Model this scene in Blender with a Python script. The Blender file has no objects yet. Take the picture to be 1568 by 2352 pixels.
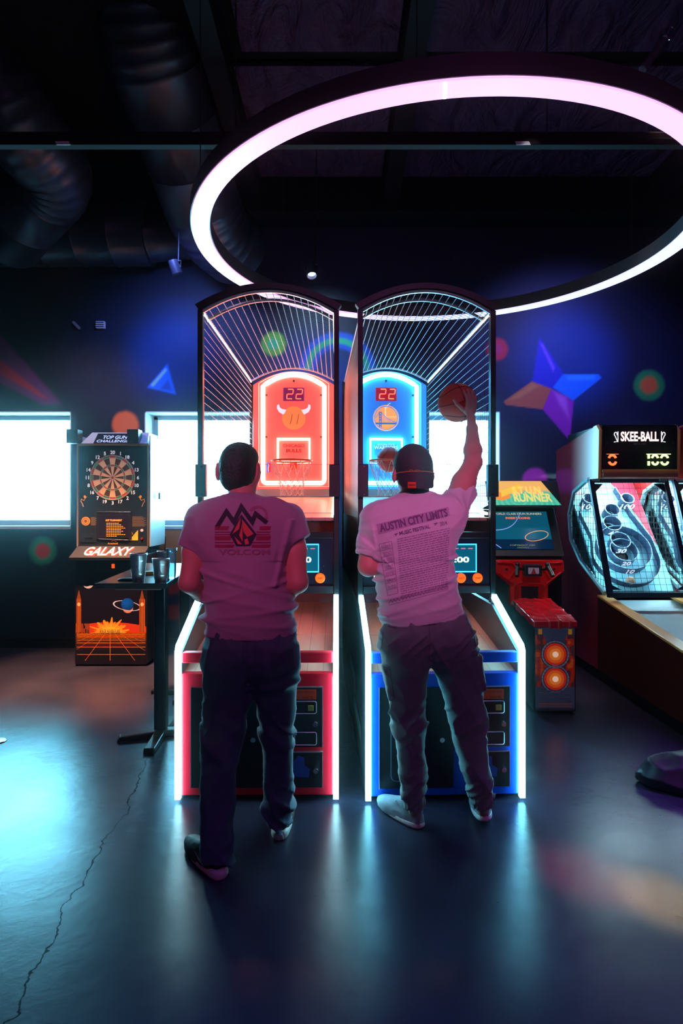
import bpy, bmesh, math, random
import numpy as np
from mathutils import Vector, Matrix, Euler, noise
from mathutils.bvhtree import BVHTree
random.seed(7); rng = np.random.default_rng(7)
PI = math.pi
sc = bpy.context.scene
COL = sc.collection

# ---------------------------------------------------------------- camera, light, exposure
F, CX, HY, CAMZ = 1400.0, 784.0, 1160.0, 1.58      # focal length in px, principal column, horizon row, eye height
cam = bpy.data.cameras.new('camera'); camo = bpy.data.objects.new('camera', cam); COL.objects.link(camo)
cam.sensor_fit = 'VERTICAL'; cam.sensor_height = 36.0; cam.lens = 36.0 * F / 2352.0
cam.shift_y = -(1176.0 - HY) / 2352.0
cam.clip_start = 0.05; cam.clip_end = 200
camo.location = (0, 0, CAMZ); camo.rotation_euler = (PI / 2, 0, 0)
sc.camera = camo

sc.view_settings.view_transform = 'Standard'; sc.view_settings.look = 'None'
sc.view_settings.exposure = 0.0; sc.view_settings.gamma = 1.0; sc.view_settings.use_curve_mapping = False
cy = sc.cycles
cy.use_denoising = True
try: cy.denoiser = 'OPENIMAGEDENOISE'
except Exception: pass
cy.max_bounces = 7; cy.diffuse_bounces = 3; cy.glossy_bounces = 4; cy.transmission_bounces = 6; cy.transparent_max_bounces = 24
cy.sample_clamp_indirect = 6.0; cy.caustics_reflective = False; cy.caustics_refractive = False

world = bpy.data.worlds.new('overcast_daylight'); sc.world = world; world.use_nodes = True
bgn = world.node_tree.nodes['Background']
bgn.inputs[0].default_value = (0.20, 0.72, 1.0, 1); bgn.inputs[1].default_value = 38.0

def lamp(name, kind, loc, aim, color, power, **kw):
    l = bpy.data.lights.new(name, kind); l.color = color; l.energy = power
    for k, v in kw.items(): setattr(l, k, v)
    o = bpy.data.objects.new(name, l); COL.objects.link(o); o.location = loc
    o.rotation_euler = (Vector(aim) - Vector(loc)).to_track_quat('-Z', 'Y').to_euler()
    return o
# added fill spots behind the photographer, lighting the players' backs
lamp('back_fill_pink', 'SPOT', (0.9, -1.3, 3.3), (0.38, 2.8, 1.66), (1.0, 0.23, 0.60), 360, spot_size=math.radians(18), spot_blend=0.9, shadow_soft_size=0.14)
lamp('back_fill_magenta', 'SPOT', (-1.4, -1.1, 3.2), (-0.45, 2.7, 1.54), (1.0, 0.16, 0.48), 215, spot_size=math.radians(17), spot_blend=0.9, shadow_soft_size=0.14)
# added unseen fill: blue and violet on the floor, magenta from overhead
lamp('floor_fill_blue', 'SPOT', (0.2, 0.4, 4.6), (0.2, 1.0, 0), (0.04, 0.10, 1.0), 300, spot_size=math.radians(44), spot_blend=1.0, shadow_soft_size=0.4)
lamp('floor_fill_violet', 'SPOT', (2.9, 2.4, 4.6), (2.35, 2.7, 0), (0.45, 0.08, 1.0), 900, spot_size=math.radians(42), spot_blend=1.0, shadow_soft_size=0.4)
lamp('hall_fill_violet', 'AREA', (1.0, -2.5, 4.7), (0.5, 1.5, 0), (0.75, 0.12, 0.6), 40, shape='RECTANGLE', size=3.0, size_y=2.0)
lamp('floor_fill_warm', 'SPOT', (-2.2, 4.6, 4.3), (-2.3, 5.5, 0), (1.0, 0.46, 0.24), 3200, spot_size=math.radians(38), spot_blend=1.0, shadow_soft_size=0.1)  # added warm fill for the floor near the dart machine
# colour spots that fall on the floor at the right
lamp('party_spot_amber', 'SPOT', (2.6, -0.5, 4.4), (1.29, 2.45, 0), (1.0, 0.60, 0.03), 9000, spot_size=math.radians(4.5), spot_blend=1.0, shadow_soft_size=0.05)
lamp('party_spot_red', 'SPOT', (2.8, -0.5, 4.4), (1.06, 2.6, 0), (1.0, 0.02, 0.10), 3600, spot_size=math.radians(5.0), spot_blend=1.0, shadow_soft_size=0.05)
# blue wall washers hung from the ceiling
lamp('wall_wash_left', 'SPOT', (-1.55, 5.3, 4.0), (-1.72, 6.76, 2.95), (0.16, 0.28, 1.0), 190, spot_size=math.radians(100), spot_blend=1.0, shadow_soft_size=0.1)
lamp('wall_wash_right', 'SPOT', (2.35, 5.2, 4.1), (2.5, 6.76, 2.8), (0.20, 0.22, 1.0), 210, spot_size=math.radians(100), spot_blend=1.0, shadow_soft_size=0.1)

lamp('wall_wash_middle', 'SPOT', (-0.25, 5.75, 4.1), (-0.25, 6.76, 3.1), (0.45, 0.75, 1.0), 80, spot_size=math.radians(80), spot_blend=1.0, shadow_soft_size=0.08)
lamp('mural_fill_left', 'SPOT', (-2.9, 5.1, 3.7), (-2.9, 6.76, 1.35), (1.0, 0.72, 0.70), 75, spot_size=math.radians(95), spot_blend=1.0, shadow_soft_size=0.1)  # added fill to lift the dim mural at the far left
lamp('lane_fill', 'SPOT', (2.2, 4.2, 4.5), (2.38, 4.8, 0.6), (1.0, 0.62, 0.42), 130, spot_size=math.radians(32), spot_blend=1.0, shadow_soft_size=0.1)  # added warm fill to brighten the rail cap
lamp('racer_fill', 'SPOT', (1.25, 3.9, 4.3), (1.62, 5.15, 0.95), (1.0, 0.80, 0.85), 130, spot_size=math.radians(24), spot_blend=1.0, shadow_soft_size=0.08)  # added fill to brighten the red handlebar column

# ---------------------------------------------------------------- helpers
def px(x, y, Y): return Vector(((x - CX) * Y / F, Y, CAMZ - (y - HY) * Y / F))
def pxf(x, y, z=0.0):
    Y = (CAMZ - z) * F / (y - HY); return Vector(((x - CX) * Y / F, Y, z))

MATS = {}
def mat(name, color=(0.5, 0.5, 0.5), rough=0.5, metal=0.0, emit=None, es=0.0, spec=0.5, bump=None, alpha=None, coat=0.0, sampled=True, vcol=None, sheen=0.0, vary=None):
    if name in MATS: return MATS[name]
    m = bpy.data.materials.new(name); m.use_nodes = True; nt = m.node_tree; N = nt.nodes; L = nt.links
    b = N['Principled BSDF']; out = N['Material Output']
    b.inputs['Base Color'].default_value = (*color, 1); b.inputs['Roughness'].default_value = rough
    b.inputs['Metallic'].default_value = metal; b.inputs['Specular IOR Level'].default_value = spec
    b.inputs['Coat Weight'].default_value = coat; b.inputs['Sheen Weight'].default_value = sheen
    tc = N.new('ShaderNodeTexCoord')
    if vcol:
        a = N.new('ShaderNodeAttribute'); a.attribute_name = vcol
        L.new(a.outputs['Color'], b.inputs['Base Color'])
        if es: L.new(a.outputs['Color'], b.inputs['Emission Color']); b.inputs['Emission Strength'].default_value = es
    elif emit is not None:
        b.inputs['Emission Color'].default_value = (*emit, 1); b.inputs['Emission Strength'].default_value = es
    if vary and not vcol:
        n = N.new('ShaderNodeTexNoise'); n.inputs['Scale'].default_value = vary[0]; n.inputs['Detail'].default_value = 4
        mx = N.new('ShaderNodeMix'); mx.data_type = 'RGBA'
        mx.inputs[6].default_value = (*color, 1); mx.inputs[7].default_value = (*[min(1, c * vary[1]) for c in color], 1)
        L.new(tc.outputs['Object'], n.inputs['Vector']); L.new(n.outputs['Fac'], mx.inputs[0]); L.new(mx.outputs[2], b.inputs['Base Color'])
    if bump:
        n = N.new('ShaderNodeTexNoise'); n.inputs['Scale'].default_value = bump[0]; n.inputs['Detail'].default_value = 5
        bp = N.new('ShaderNodeBump'); bp.inputs['Strength'].default_value = bump[1]; bp.inputs['Distance'].default_value = bump[2] if len(bump) > 2 else 0.01
        L.new(tc.outputs['Object'], n.inputs['Vector']); L.new(n.outputs['Fac'], bp.inputs['Height']); L.new(bp.outputs['Normal'], b.inputs['Normal'])
    if alpha is not None:        # clear sheet: see-through with a thin reflection
        t = N.new('ShaderNodeBsdfTransparent'); t.inputs[0].default_value = (*color, 1)
        g = N.new('ShaderNodeBsdfGlossy'); g.inputs['Roughness'].default_value = rough
        fr = N.new('ShaderNodeFresnel'); fr.inputs[0].default_value = 1.45
        mx = N.new('ShaderNodeMixShader'); L.new(fr.outputs[0], mx.inputs[0]); L.new(t.outputs[0], mx.inputs[1]); L.new(g.outputs[0], mx.inputs[2])
        if alpha > 0:
            mx2 = N.new('ShaderNodeMixShader'); mx2.inputs[0].default_value = alpha
            L.new(mx.outputs[0], mx2.inputs[1]); L.new(b.outputs[0], mx2.inputs[2]); L.new(mx2.outputs[0], out.inputs[0])
        else: L.new(mx.outputs[0], out.inputs[0])
    if not sampled: m.cycles.emission_sampling = 'NONE'
    MATS[name] = m
    return m

def frame(d):
    d = d.normalized(); up = Vector((0, 0, 1)) if abs(d.z) < 0.9 else Vector((1, 0, 0))
    a = d.cross(up).normalized(); return a, a.cross(d).normalized()

class MB:
    def __init__(s): s.bm = bmesh.new(); s.mi = 0
    def _f(s, vs):
        try: f = s.bm.faces.new(vs); f.material_index = s.mi; return f
        except ValueError: return None
    def box(s, c, size, rot=None):
        R = rot.to_matrix() if isinstance(rot, Euler) else (rot or Matrix.Identity(3)); c = Vector(c)
        v = [s.bm.verts.new(c + R @ Vector((x * size[0] / 2, y * size[1] / 2, z * size[2] / 2))) for x in (-1, 1) for y in (-1, 1) for z in (-1, 1)]
        for q in ((0, 1, 3, 2), (4, 6, 7, 5), (0, 4, 5, 1), (2, 3, 7, 6), (0, 2, 6, 4), (1, 5, 7, 3)): s._f([v[i] for i in q])
        return s
    def bb(s, x0, x1, y0, y1, z0, z1): return s.box(((x0 + x1) / 2, (y0 + y1) / 2, (z0 + z1) / 2), (abs(x1 - x0), abs(y1 - y0), abs(z1 - z0)))
    def prism(s, pts, off):          # pts: 3d polygon, off: extrusion vector
        off = Vector(off); a = [s.bm.verts.new(Vector(p)) for p in pts]; b = [s.bm.verts.new(Vector(p) + off) for p in pts]; n = len(a)
        s._f(a[::-1]); s._f(b)
        for i in range(n): s._f([a[i], a[(i + 1) % n], b[(i + 1) % n], b[i]])
        return s
    def yz(s, pts, x0, x1): return s.prism([(x0, y, z) for y, z in pts], (x1 - x0, 0, 0))
    def xz(s, pts, y0, y1): return s.prism([(x, y0, z) for x, z in pts], (0, y1 - y0, 0))
    def poly(s, pts): s._f([s.bm.verts.new(Vector(p)) for p in pts]); return s
    def tube(s, path, r, n=8, closed=False, square=False):
        P = [Vector(p) for p in path]; m = len(P); R = r if isinstance(r, (list, tuple)) else [r] * m
        rings = []; a = None
        for i in range(m):
            if closed: d = P[(i + 1) % m] - P[i - 1]
            else: d = P[min(i + 1, m - 1)] - P[max(i - 1, 0)]
            if d.length < 1e-9: d = Vector((0, 0, 1))
            d.normalize()
            if a is None: a, _ = frame(d)
            a = (a - d * a.dot(d))
            if a.length < 1e-6: a, _ = frame(d)
            a.normalize(); b = a.cross(d).normalized()
            o = PI / n if square else 0
            rings.append([s.bm.verts.new(P[i] + (a * math.cos(o + 2 * PI * k / n) + b * math.sin(o + 2 * PI * k / n)) * R[i]) for k in range(n)])
        for i in range(m if closed else m - 1):
            A, B = rings[i], rings[(i + 1) % m]
            for k in range(n): s._f([A[k], A[(k + 1) % n], B[(k + 1) % n], B[k]])
        if not closed: s._f(rings[0][::-1]); s._f(rings[-1])
        return s
    def cyl(s, p0, p1, r0, r1=None, n=24): return s.tube([p0, p1], [r0, r1 if r1 is not None else r0], n)
    def lathe(s, prof, c, n=32, axis='Z', M=None):
        c = Vector(c); rings = []
        for r, h in prof:
            ring = []
            for k in range(n):
                t = 2 * PI * k / n; p = Vector((r * math.cos(t), r * math.sin(t), h))
                if axis == 'Y': p = Vector((p.x, h, p.y))
                if M: p = M @ p
                ring.append(s.bm.verts.new(c + p))
            rings.append(ring)
        for A, B in zip(rings, rings[1:]):
            for k in range(n): s._f([A[k], A[(k + 1) % n], B[(k + 1) % n], B[k]])
        s._f(rings[0][::-1]); s._f(rings[-1]); return s
    def disc(s, c, r, n=32, rx=None, y=None):    # flat disc in XZ facing -Y
        c = Vector(c); s._f([s.bm.verts.new(c + Vector((r * math.cos(-2 * PI * k / n) * -1, 0, (rx or r) * math.sin(-2 * PI * k / n)))) for k in range(n)]); return s
    def ellipsoid(s, c, rad, nu=24, nv=14, M=None):
        c = Vector(c); g = []
        for j in range(nv + 1):
            ph = PI * j / nv
            g.append([s.bm.verts.new(c + ((M or Matrix.Identity(3)) @ Vector((rad[0] * math.sin(ph) * math.cos(2 * PI * i / nu), rad[1] * math.sin(ph) * math.sin(2 * PI * i / nu), rad[2] * math.cos(ph))))) for i in range(nu if 0 < j < nv else 1)])
        for j in range(nv):
            for i in range(nu):
                A, B = g[j], g[j + 1]; i2 = (i + 1) % nu
                if len(A) == 1: s._f([A[0], B[i], B[i2]])
                elif len(B) == 1: s._f([A[i], B[0], A[i2]])
                else: s._f([A[i], B[i], B[i2], A[i2]])
        return s
    def add_mesh(s, me, M=None):
        k = len(s.bm.faces); nv = len(s.bm.verts); s.bm.from_mesh(me); s.bm.verts.ensure_lookup_table(); s.bm.faces.ensure_lookup_table()
        if M is not None: bmesh.ops.transform(s.bm, matrix=M, verts=s.bm.verts[nv:])
        for f in s.bm.faces[k:]: f.material_index = s.mi
        return s
    def build(s, name, mats, parent=None, smooth=False, bevel=0.0, loc=None, rot=None, fix=True, angle=35):
        if fix: bmesh.ops.recalc_face_normals(s.bm, faces=s.bm.faces)
        me = bpy.data.meshes.new(name); s.bm.to_mesh(me); s.bm.free()
        return link(name, me, mats, parent, smooth, bevel, loc, rot, angle)

def link(name, me, mats, parent=None, smooth=False, bevel=0.0, loc=None, rot=None, angle=35):
    for m in (mats if isinstance(mats, (list, tuple)) else [mats]): me.materials.append(m)
    if smooth:
        me.shade_smooth()
        if angle: me.set_sharp_from_angle(angle=math.radians(angle))
    o = bpy.data.objects.new(name, me); COL.objects.link(o)
    if parent: o.parent = parent
    if loc is not None: o.location = loc
    if rot is not None: o.rotation_euler = rot
    if bevel:
        b = o.modifiers.new('bevel', 'BEVEL'); b.width = bevel; b.segments = 2; b.limit_method = 'ANGLE'; b.angle_limit = math.radians(40)
    return o

def thing(name, label, cat, loc=(0, 0, 0), rz=0.0, group=None):
    o = bpy.data.objects.new(name, None); COL.objects.link(o); o.empty_display_size = 0.1
    o.location = loc; o.rotation_euler = (0, 0, rz); return tag(o, label, cat, group)
def tag(o, label, cat, group=None):
    o['label'] = label; o['category'] = cat
    if group: o['group'] = group
    return o
def struct(o): o['kind'] = 'structure'; return o
def lab(o, label): o['label'] = label; return o

_TC = {}
def text_mesh(body, size=0.1, bold=0.0, align='CENTER', sx=1.0, space=1.0, shear=0.0, ex=0.0):
    key = (body, size, bold, align, space, shear, ex)
    if key not in _TC:
        cu = bpy.data.curves.new('lettering', 'FONT'); cu.body = body; cu.size = size; cu.offset = bold * size; cu.align_x = align; cu.align_y = 'CENTER'
        cu.space_character = space; cu.shear = shear; cu.extrude = ex; cu.resolution_u = 3
        o = bpy.data.objects.new('lettering', cu); COL.objects.link(o)
        dg = bpy.context.evaluated_depsgraph_get(); me = bpy.data.meshes.new_from_object(o.evaluated_get(dg))
        bpy.data.objects.remove(o); _TC[key] = me
    return _TC[key]
# text standing in the XZ plane facing -Y (towards the camera)
UP = Matrix(((1, 0, 0, 0), (0, 0, -1, 0), (0, 1, 0, 0), (0, 0, 0, 1)))
def text_at(mb, body, c, width=None, height=None, bold=0.0, R=None, align='CENTER', space=1.0, shear=0.0, ex=0.0):
    me = text_mesh(body, 1.0, bold, align, 1.0, space, shear, ex)
    co = np.array([v.co[:] for v in me.vertices]); w = np.ptp(co[:, 0]); h = np.ptp(co[:, 1]); mid = (co.max(0) + co.min(0)) / 2
    sx = width / w if width else height / h; sy = height / h if height else sx
    M = Matrix.Translation(c) @ (R.to_4x4() if R else Matrix.Identity(4)) @ UP @ Matrix.Diagonal((sx, sy, 1, 1)) @ Matrix.Translation((-mid[0] if align == 'CENTER' else 0, -mid[1], 0))
    mb.add_mesh(me, M); return mb

SEG = {'0': 'abcdef', '1': 'bc', '2': 'abged', '3': 'abgcd', '6': 'afgedc', '8': 'abcdefg', '9': 'abcdfg'}
def seven(mb, s, c, h, w, t, gap, slant=0.12, dy=0.0):
    n = len(s); x = -(n * w + (n - 1) * gap) / 2 + w / 2
    P = {'a': ((-1, 1), (1, 1)), 'b': ((1, 1), (1, 0)), 'c': ((1, 0), (1, -1)), 'd': ((-1, -1), (1, -1)), 'e': ((-1, 0), (-1, -1)), 'f': ((-1, 1), (-1, 0)), 'g': ((-1, 0), (1, 0))}
    for ch in s:
        for g in SEG[ch]:
            (x0, z0), (x1, z1) = P[g]; q = 0.9
            mx, mz = (x0 + x1) / 2, (z0 + z1) / 2
            pts = [(mx + (a - mx) * q, mz + (b - mz) * q) for a, b in ((x0, z0), (x1, z1))]
            p = [Vector((c[0] + x + a * w / 2 + slant * b * h / 2, c[1] + dy, c[2] + b * h / 2)) for a, b in pts]
            mb.tube(p, t, 4)
        x += w + gap
    return mb

def grid_mesh(name, xs, zs, colf, skip=None, y=0.0):
    X, Z = np.meshgrid(xs, zs, indexing='ij'); nx, nz = X.shape
    co = np.stack([X, np.full_like(X, y), Z], -1).reshape(-1, 3)
    i, j = np.meshgrid(np.arange(nx - 1), np.arange(nz - 1), indexing='ij')
    q = np.stack([i * nz + j, (i + 1) * nz + j, (i + 1) * nz + j + 1, i * nz + j + 1], -1).reshape(-1, 4)
    if skip is not None:
        mx = (xs[:-1] + xs[1:])[:, None] / 2 + 0 * zs[None, 1:]; mz = (zs[:-1] + zs[1:])[None, :] / 2 + 0 * xs[1:, None]
        q = q[~skip(mx, mz).reshape(-1)]
    me = bpy.data.meshes.new(name); me.vertices.add(len(co)); me.vertices.foreach_set('co', co.ravel())
    me.loops.add(q.size); me.loops.foreach_set('vertex_index', q.ravel().astype(np.int32)); me.polygons.add(len(q))
    me.polygons.foreach_set('loop_start', (np.arange(len(q)) * 4).astype(np.int32)); me.update(calc_edges=True)
    if colf is not None:
        c = colf(X.reshape(-1), Z.reshape(-1)); a = me.color_attributes.new('Col', 'FLOAT_COLOR', 'POINT')
        a.data.foreach_set('color', np.concatenate([np.clip(c, 0, 1), np.ones((len(c), 1))], 1).astype(np.float32).ravel())
    return me
def painted(name, x0, x1, z0, z1, y, n, colf, m, parent):
    w, h = x1 - x0, z1 - z0; d = math.sqrt(w * h / n)
    me = grid_mesh(name, np.linspace(x0, x1, max(2, int(w / d))), np.linspace(z0, z1, max(2, int(h / d))), colf, y=y)
    o = link(name, me, m, parent); s = o.modifiers.new('thickness', 'SOLIDIFY'); s.thickness = 0.004; s.offset = -1; return o
def sstep(a, b, x): t = np.clip((x - a) / (b - a), 0, 1); return t * t * (3 - 2 * t)
def inpoly(x, y, P, soft=1.0):       # convex polygon, soft edge
    A = sum(P[i][0] * P[(i + 1) % len(P)][1] - P[(i + 1) % len(P)][0] * P[i][1] for i in range(len(P)))
    m = np.full(np.shape(x), 1e9)
    for i in range(len(P)):
        (x0, y0), (x1, y1) = P[i], P[(i + 1) % len(P)]; L = math.hypot(x1 - x0, y1 - y0)
        d = ((x1 - x0) * (y - y0) - (y1 - y0) * (x - x0)) / L * (1 if A > 0 else -1); m = np.minimum(m, d)
    return sstep(-soft, soft, m)
def over(c, col, a): return c * (1 - a[:, None]) + np.array(col)[None, :] * a[:, None]
def srgb(r, g, b): return tuple(((v / 255) / 12.92 if v / 255 <= 0.04045 else ((v / 255 + 0.055) / 1.055) ** 2.4) for v in (r, g, b))

# ---------------------------------------------------------------- signed-distance modelling (bodies, cloth, shoes)
class Field:
    def __init__(s, lo, hi, h):
        s.lo = np.array(lo, float); s.h = h; s.n = np.ceil((np.array(hi) - s.lo) / h).astype(int) + 1
        s.v = np.full(s.n, 0.2, np.float32); s.ax = [s.lo[i] + np.arange(s.n[i]) * h for i in range(3)]
    def region(s, lo, hi):
        sl = []
        for i in range(3):
            a = int(max(0, math.floor((lo[i] - s.lo[i]) / s.h))); b = int(min(s.n[i], math.ceil((hi[i] - s.lo[i]) / s.h) + 1)); sl.append(slice(a, max(b, a)))
        return tuple(sl), s.ax[0][sl[0]][:, None, None], s.ax[1][sl[1]][None, :, None], s.ax[2][sl[2]][None, None, :]
    def add(s, fn, lo, hi, k=0.02, pad=0.05, sub=False):
        sl, X, Y, Z = s.region(np.array(lo) - pad, np.array(hi) + pad)
        v = s.v[sl]
        if v.size == 0: return
        d = fn(X, Y, Z).astype(np.float32)
        if sub: s.v[sl] = np.maximum(v, -d); return
        h = np.maximum(k - np.abs(v - d), 0) / k
        s.v[sl] = np.minimum(v, d) - h * h * k * 0.25
    def seg(s, p0, p1, r0, r1, k=0.02, flat=False, sq=None):
        p0, p1 = np.array(p0, float), np.array(p1, float); ba = p1 - p0; L2 = float(ba @ ba) + 1e-12; n = ba / math.sqrt(L2)
        def fn(X, Y, Z):
            dx, dy, dz = X - p0[0], Y - p0[1], Z - p0[2]
            t = np.clip((dx * ba[0] + dy * ba[1] + dz * ba[2]) / L2, 0, 1)
            d = np.sqrt((dx - t * ba[0]) ** 2 + (dy - t * ba[1]) ** 2 + (dz - t * ba[2]) ** 2) - (r0 + t * (r1 - r0))
            if flat: d = np.maximum(d, (X - p1[0]) * n[0] + (Y - p1[1]) * n[1] + (Z - p1[2]) * n[2])
            return d
        r = max(r0, r1); s.add(fn, np.minimum(p0, p1) - r, np.maximum(p0, p1) + r, k)
    def ell(s, c, rad, k=0.02, M=None, sub=False):
        c = np.array(c, float); rad = np.array(rad, float); m = min(rad)
        def fn(X, Y, Z):
            x, y, z = X - c[0], Y - c[1], Z - c[2]
            if M is not None: x, y, z = (M[0][0] * x + M[1][0] * y + M[2][0] * z, M[0][1] * x + M[1][1] * y + M[2][1] * z, M[0][2] * x + M[1][2] * y + M[2][2] * z)
            q = np.sqrt((x / rad[0]) ** 2 + (y / rad[1]) ** 2 + (z / rad[2]) ** 2); return (q - 1) * m
        r = max(rad); s.add(fn, c - r, c + r, k, sub=sub)
    def slices(s, S, k=0.02, e=2.4, grow=0.0, rnd=0.0):   # S: (z, cx, cy, a, b)
        S = sorted(S); A = np.array(S, float); z = A[:, 0]
        def fn(X, Y, Z):
            cx, cy_, a, b = (np.interp(Z, z, A[:, i]) for i in (1, 2, 3, 4)); a = a + grow; b = b + grow
            q = (np.abs((X - cx) / a) ** e + np.abs((Y - cy_) / b) ** e) ** (1 / e); d = (q - 1) * np.minimum(a, b)
            e1 = np.maximum(Z - z[-1], z[0] - Z)
            return np.maximum(d, e1)
        s.add(fn, (min(A[:, 1] - A[:, 3]) - grow, min(A[:, 2] - A[:, 4]) - grow, z[0]), (max(A[:, 1] + A[:, 3]) + grow, max(A[:, 2] + A[:, 4]) + grow, z[-1]), k)
    def clip(s, p, n):               # keep the side n points away from
        n = Vector(n).normalized(); X, Y, Z = s.ax[0][:, None, None], s.ax[1][None, :, None], s.ax[2][None, None, :]
        s.v = np.maximum(s.v, ((X - p[0]) * n.x + (Y - p[1]) * n.y + (Z - p[2]) * n.z).astype(np.float32))
    def warp(s, fn):                 # fn(X,Y,Z) -> outward displacement, near the surface only
        m = np.abs(s.v) < 0.03; i = np.nonzero(m)
        s.v[i] -= fn(s.ax[0][i[0]], s.ax[1][i[1]], s.ax[2][i[2]]).astype(np.float32)
    def mesh(s, name):
        v = s.v; ins = v < 0; n = np.array(v.shape)
        c = [ins[a:n[0] - 1 + a, b:n[1] - 1 + b, d:n[2] - 1 + d] for a in (0, 1) for b in (0, 1) for d in (0, 1)]
        tot = sum(x.astype(np.int8) for x in c); act = (tot > 0) & (tot < 8); I = np.argwhere(act); idx = -np.ones(act.shape, np.int64); idx[act] = np.arange(len(I))
        acc = np.zeros((len(I), 3)); cnt = np.zeros(len(I))
        for ax in range(3):
            for o1 in (0, 1):
                for o2 in (0, 1):
                    o = np.zeros(3, int); oth = [q for q in range(3) if q != ax]; o[oth[0]] = o1; o[oth[1]] = o2
                    a = I + o; b = a.copy(); b[:, ax] += 1
                    va = v[a[:, 0], a[:, 1], a[:, 2]]; vb = v[b[:, 0], b[:, 1], b[:, 2]]; m = (va < 0) != (vb < 0)
                    t = np.where(m, va / np.where(m, va - vb, 1), 0); p = o + 0.0 * acc; p[:, ax] = t
                    acc[m] += p[m]; cnt[m] += 1
        co = s.lo + (I + acc / cnt[:, None]) * s.h
        Q = []
        for ax in range(3):
            u, w = [(1, 2), (2, 0), (0, 1)][ax]
            a = [slice(0, n[q]) for q in range(3)]; a[ax] = slice(0, n[ax] - 1); b = list(a); b[ax] = slice(1, n[ax])
            m = ins[tuple(a)] != ins[tuple(b)]; J = np.argwhere(m); J = J[(J[:, u] > 0) & (J[:, w] > 0) & (J[:, u] < n[u] - 1) & (J[:, w] < n[w] - 1)]
            f = ins[J[:, 0], J[:, 1], J[:, 2]]
            def g(du, dw): K = J.copy(); K[:, u] -= du; K[:, w] -= dw; return idx[K[:, 0], K[:, 1], K[:, 2]]
            q = np.stack([g(1, 1), g(0, 1), g(0, 0), g(1, 0)], 1); q[~f] = q[~f][:, ::-1]; Q.append(q)
        q = np.concatenate(Q); me = bpy.data.meshes.new(name)
        me.vertices.add(len(co)); me.vertices.foreach_set('co', co.ravel()); me.loops.add(q.size); me.loops.foreach_set('vertex_index', q.ravel().astype(np.int32))
        me.polygons.add(len(q)); me.polygons.foreach_set('loop_start', (np.arange(len(q)) * 4).astype(np.int32)); me.update(calc_edges=True); me.validate()
        return me
_NT = rng.random((32, 32, 32)).astype(np.float32)
def vnoise(x, y, z):
    xi, yi, zi = np.floor(x).astype(int), np.floor(y).astype(int), np.floor(z).astype(int)
    fx, fy, fz = x - xi, y - yi, z - zi; fx, fy, fz = (f * f * (3 - 2 * f) for f in (fx, fy, fz)); r = 0
    for a in (0, 1):
        for b in (0, 1):
            for c in (0, 1):
                r = r + _NT[(xi + a) % 32, (yi + b) % 32, (zi + c) % 32] * (fx if a else 1 - fx) * (fy if b else 1 - fy) * (fz if c else 1 - fz)
    return r
def ridge(x, y, z): return (1 - np.abs(2 * vnoise(x, y, z) - 1)) ** 3

def drape(me_target, polys, name, m, parent, off=0.0022, maxlen=0.012):
    """polys: meshes (in px coords x,y as X,Y) laid on the side of a garment that faces the photographer"""
    bvh = BVHTree.FromPolygons([v.co.copy() for v in me_target.vertices], [tuple(p.vertices) for p in me_target.polygons])
    bm = polys
    bmesh.ops.triangulate(bm, faces=bm.faces)
    for _ in range(6):
        L = [e for e in bm.edges if e.calc_length() > maxlen * 480]
        if not L: break
        bmesh.ops.subdivide_edges(bm, edges=L, cuts=1); bmesh.ops.triangulate(bm, faces=[f for f in bm.faces if len(f.verts) > 3])
    O = Vector((0, 0, CAMZ)); dead = []
    for v in bm.verts:
        d = (px(v.co.x, v.co.y, 1.0) - O).normalized(); h, nrm, _, _ = bvh.ray_cast(O, d)
        if h is None: dead.append(v); continue
        v.co = h - d * off
    bmesh.ops.delete(bm, geom=dead, context='VERTS')
    me = bpy.data.meshes.new(name); bm.to_mesh(me); bm.free()
    o = link(name, me, m, parent, smooth=True, angle=0)
    return o
def strip2(bm, pts, w, closed=False):
    P = [Vector((a, b, 0)) for a, b in pts]; n = len(P); L = []; R = []
    for i in range(n):
        if closed: d0, d1 = (P[i] - P[i - 1]).normalized(), (P[(i + 1) % n] - P[i]).normalized()
        else: d0, d1 = (P[max(i, 1)] - P[max(i, 1) - 1]).normalized(), (P[min(i + 1, n - 1)] - P[min(i, n - 2)]).normalized()
        t = (d0 + d1); t = t.normalized() if t.length > 1e-6 else d1; nn = Vector((-t.y, t.x, 0)); k = w / 2 / max(0.45, nn.dot(Vector((-d1.y, d1.x, 0))))
        L.append(bm.verts.new(P[i] + nn * k)); R.append(bm.verts.new(P[i] - nn * k))
    for i in range(n if closed else n - 1):
        j = (i + 1) % n
        try: bm.faces.new([L[i], R[i], R[j], L[j]])
        except ValueError: pass
def poly2(bm, pts): bm.faces.new([bm.verts.new((a, b, 0)) for a, b in pts])
def text2(bm, body, cx, cy_, w, h, ang=0.0, bold=0.0, align='CENTER'):
    me = text_mesh(body, 1.0, bold, align); co = np.array([v.co[:] for v in me.vertices]); mid = (co.max(0) + co.min(0)) / 2
    M = Matrix.Translation((cx, cy_, 0)) @ Matrix.Rotation(ang, 4, 'Z') @ Matrix.Diagonal((w / np.ptp(co[:, 0]), -h / np.ptp(co[:, 1]), 1, 1)) @ Matrix.Translation((-mid[0], -mid[1], 0))
    nv = len(bm.verts); bm.from_mesh(me); bm.verts.ensure_lookup_table(); bmesh.ops.transform(bm, matrix=M, verts=bm.verts[nv:])

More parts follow.
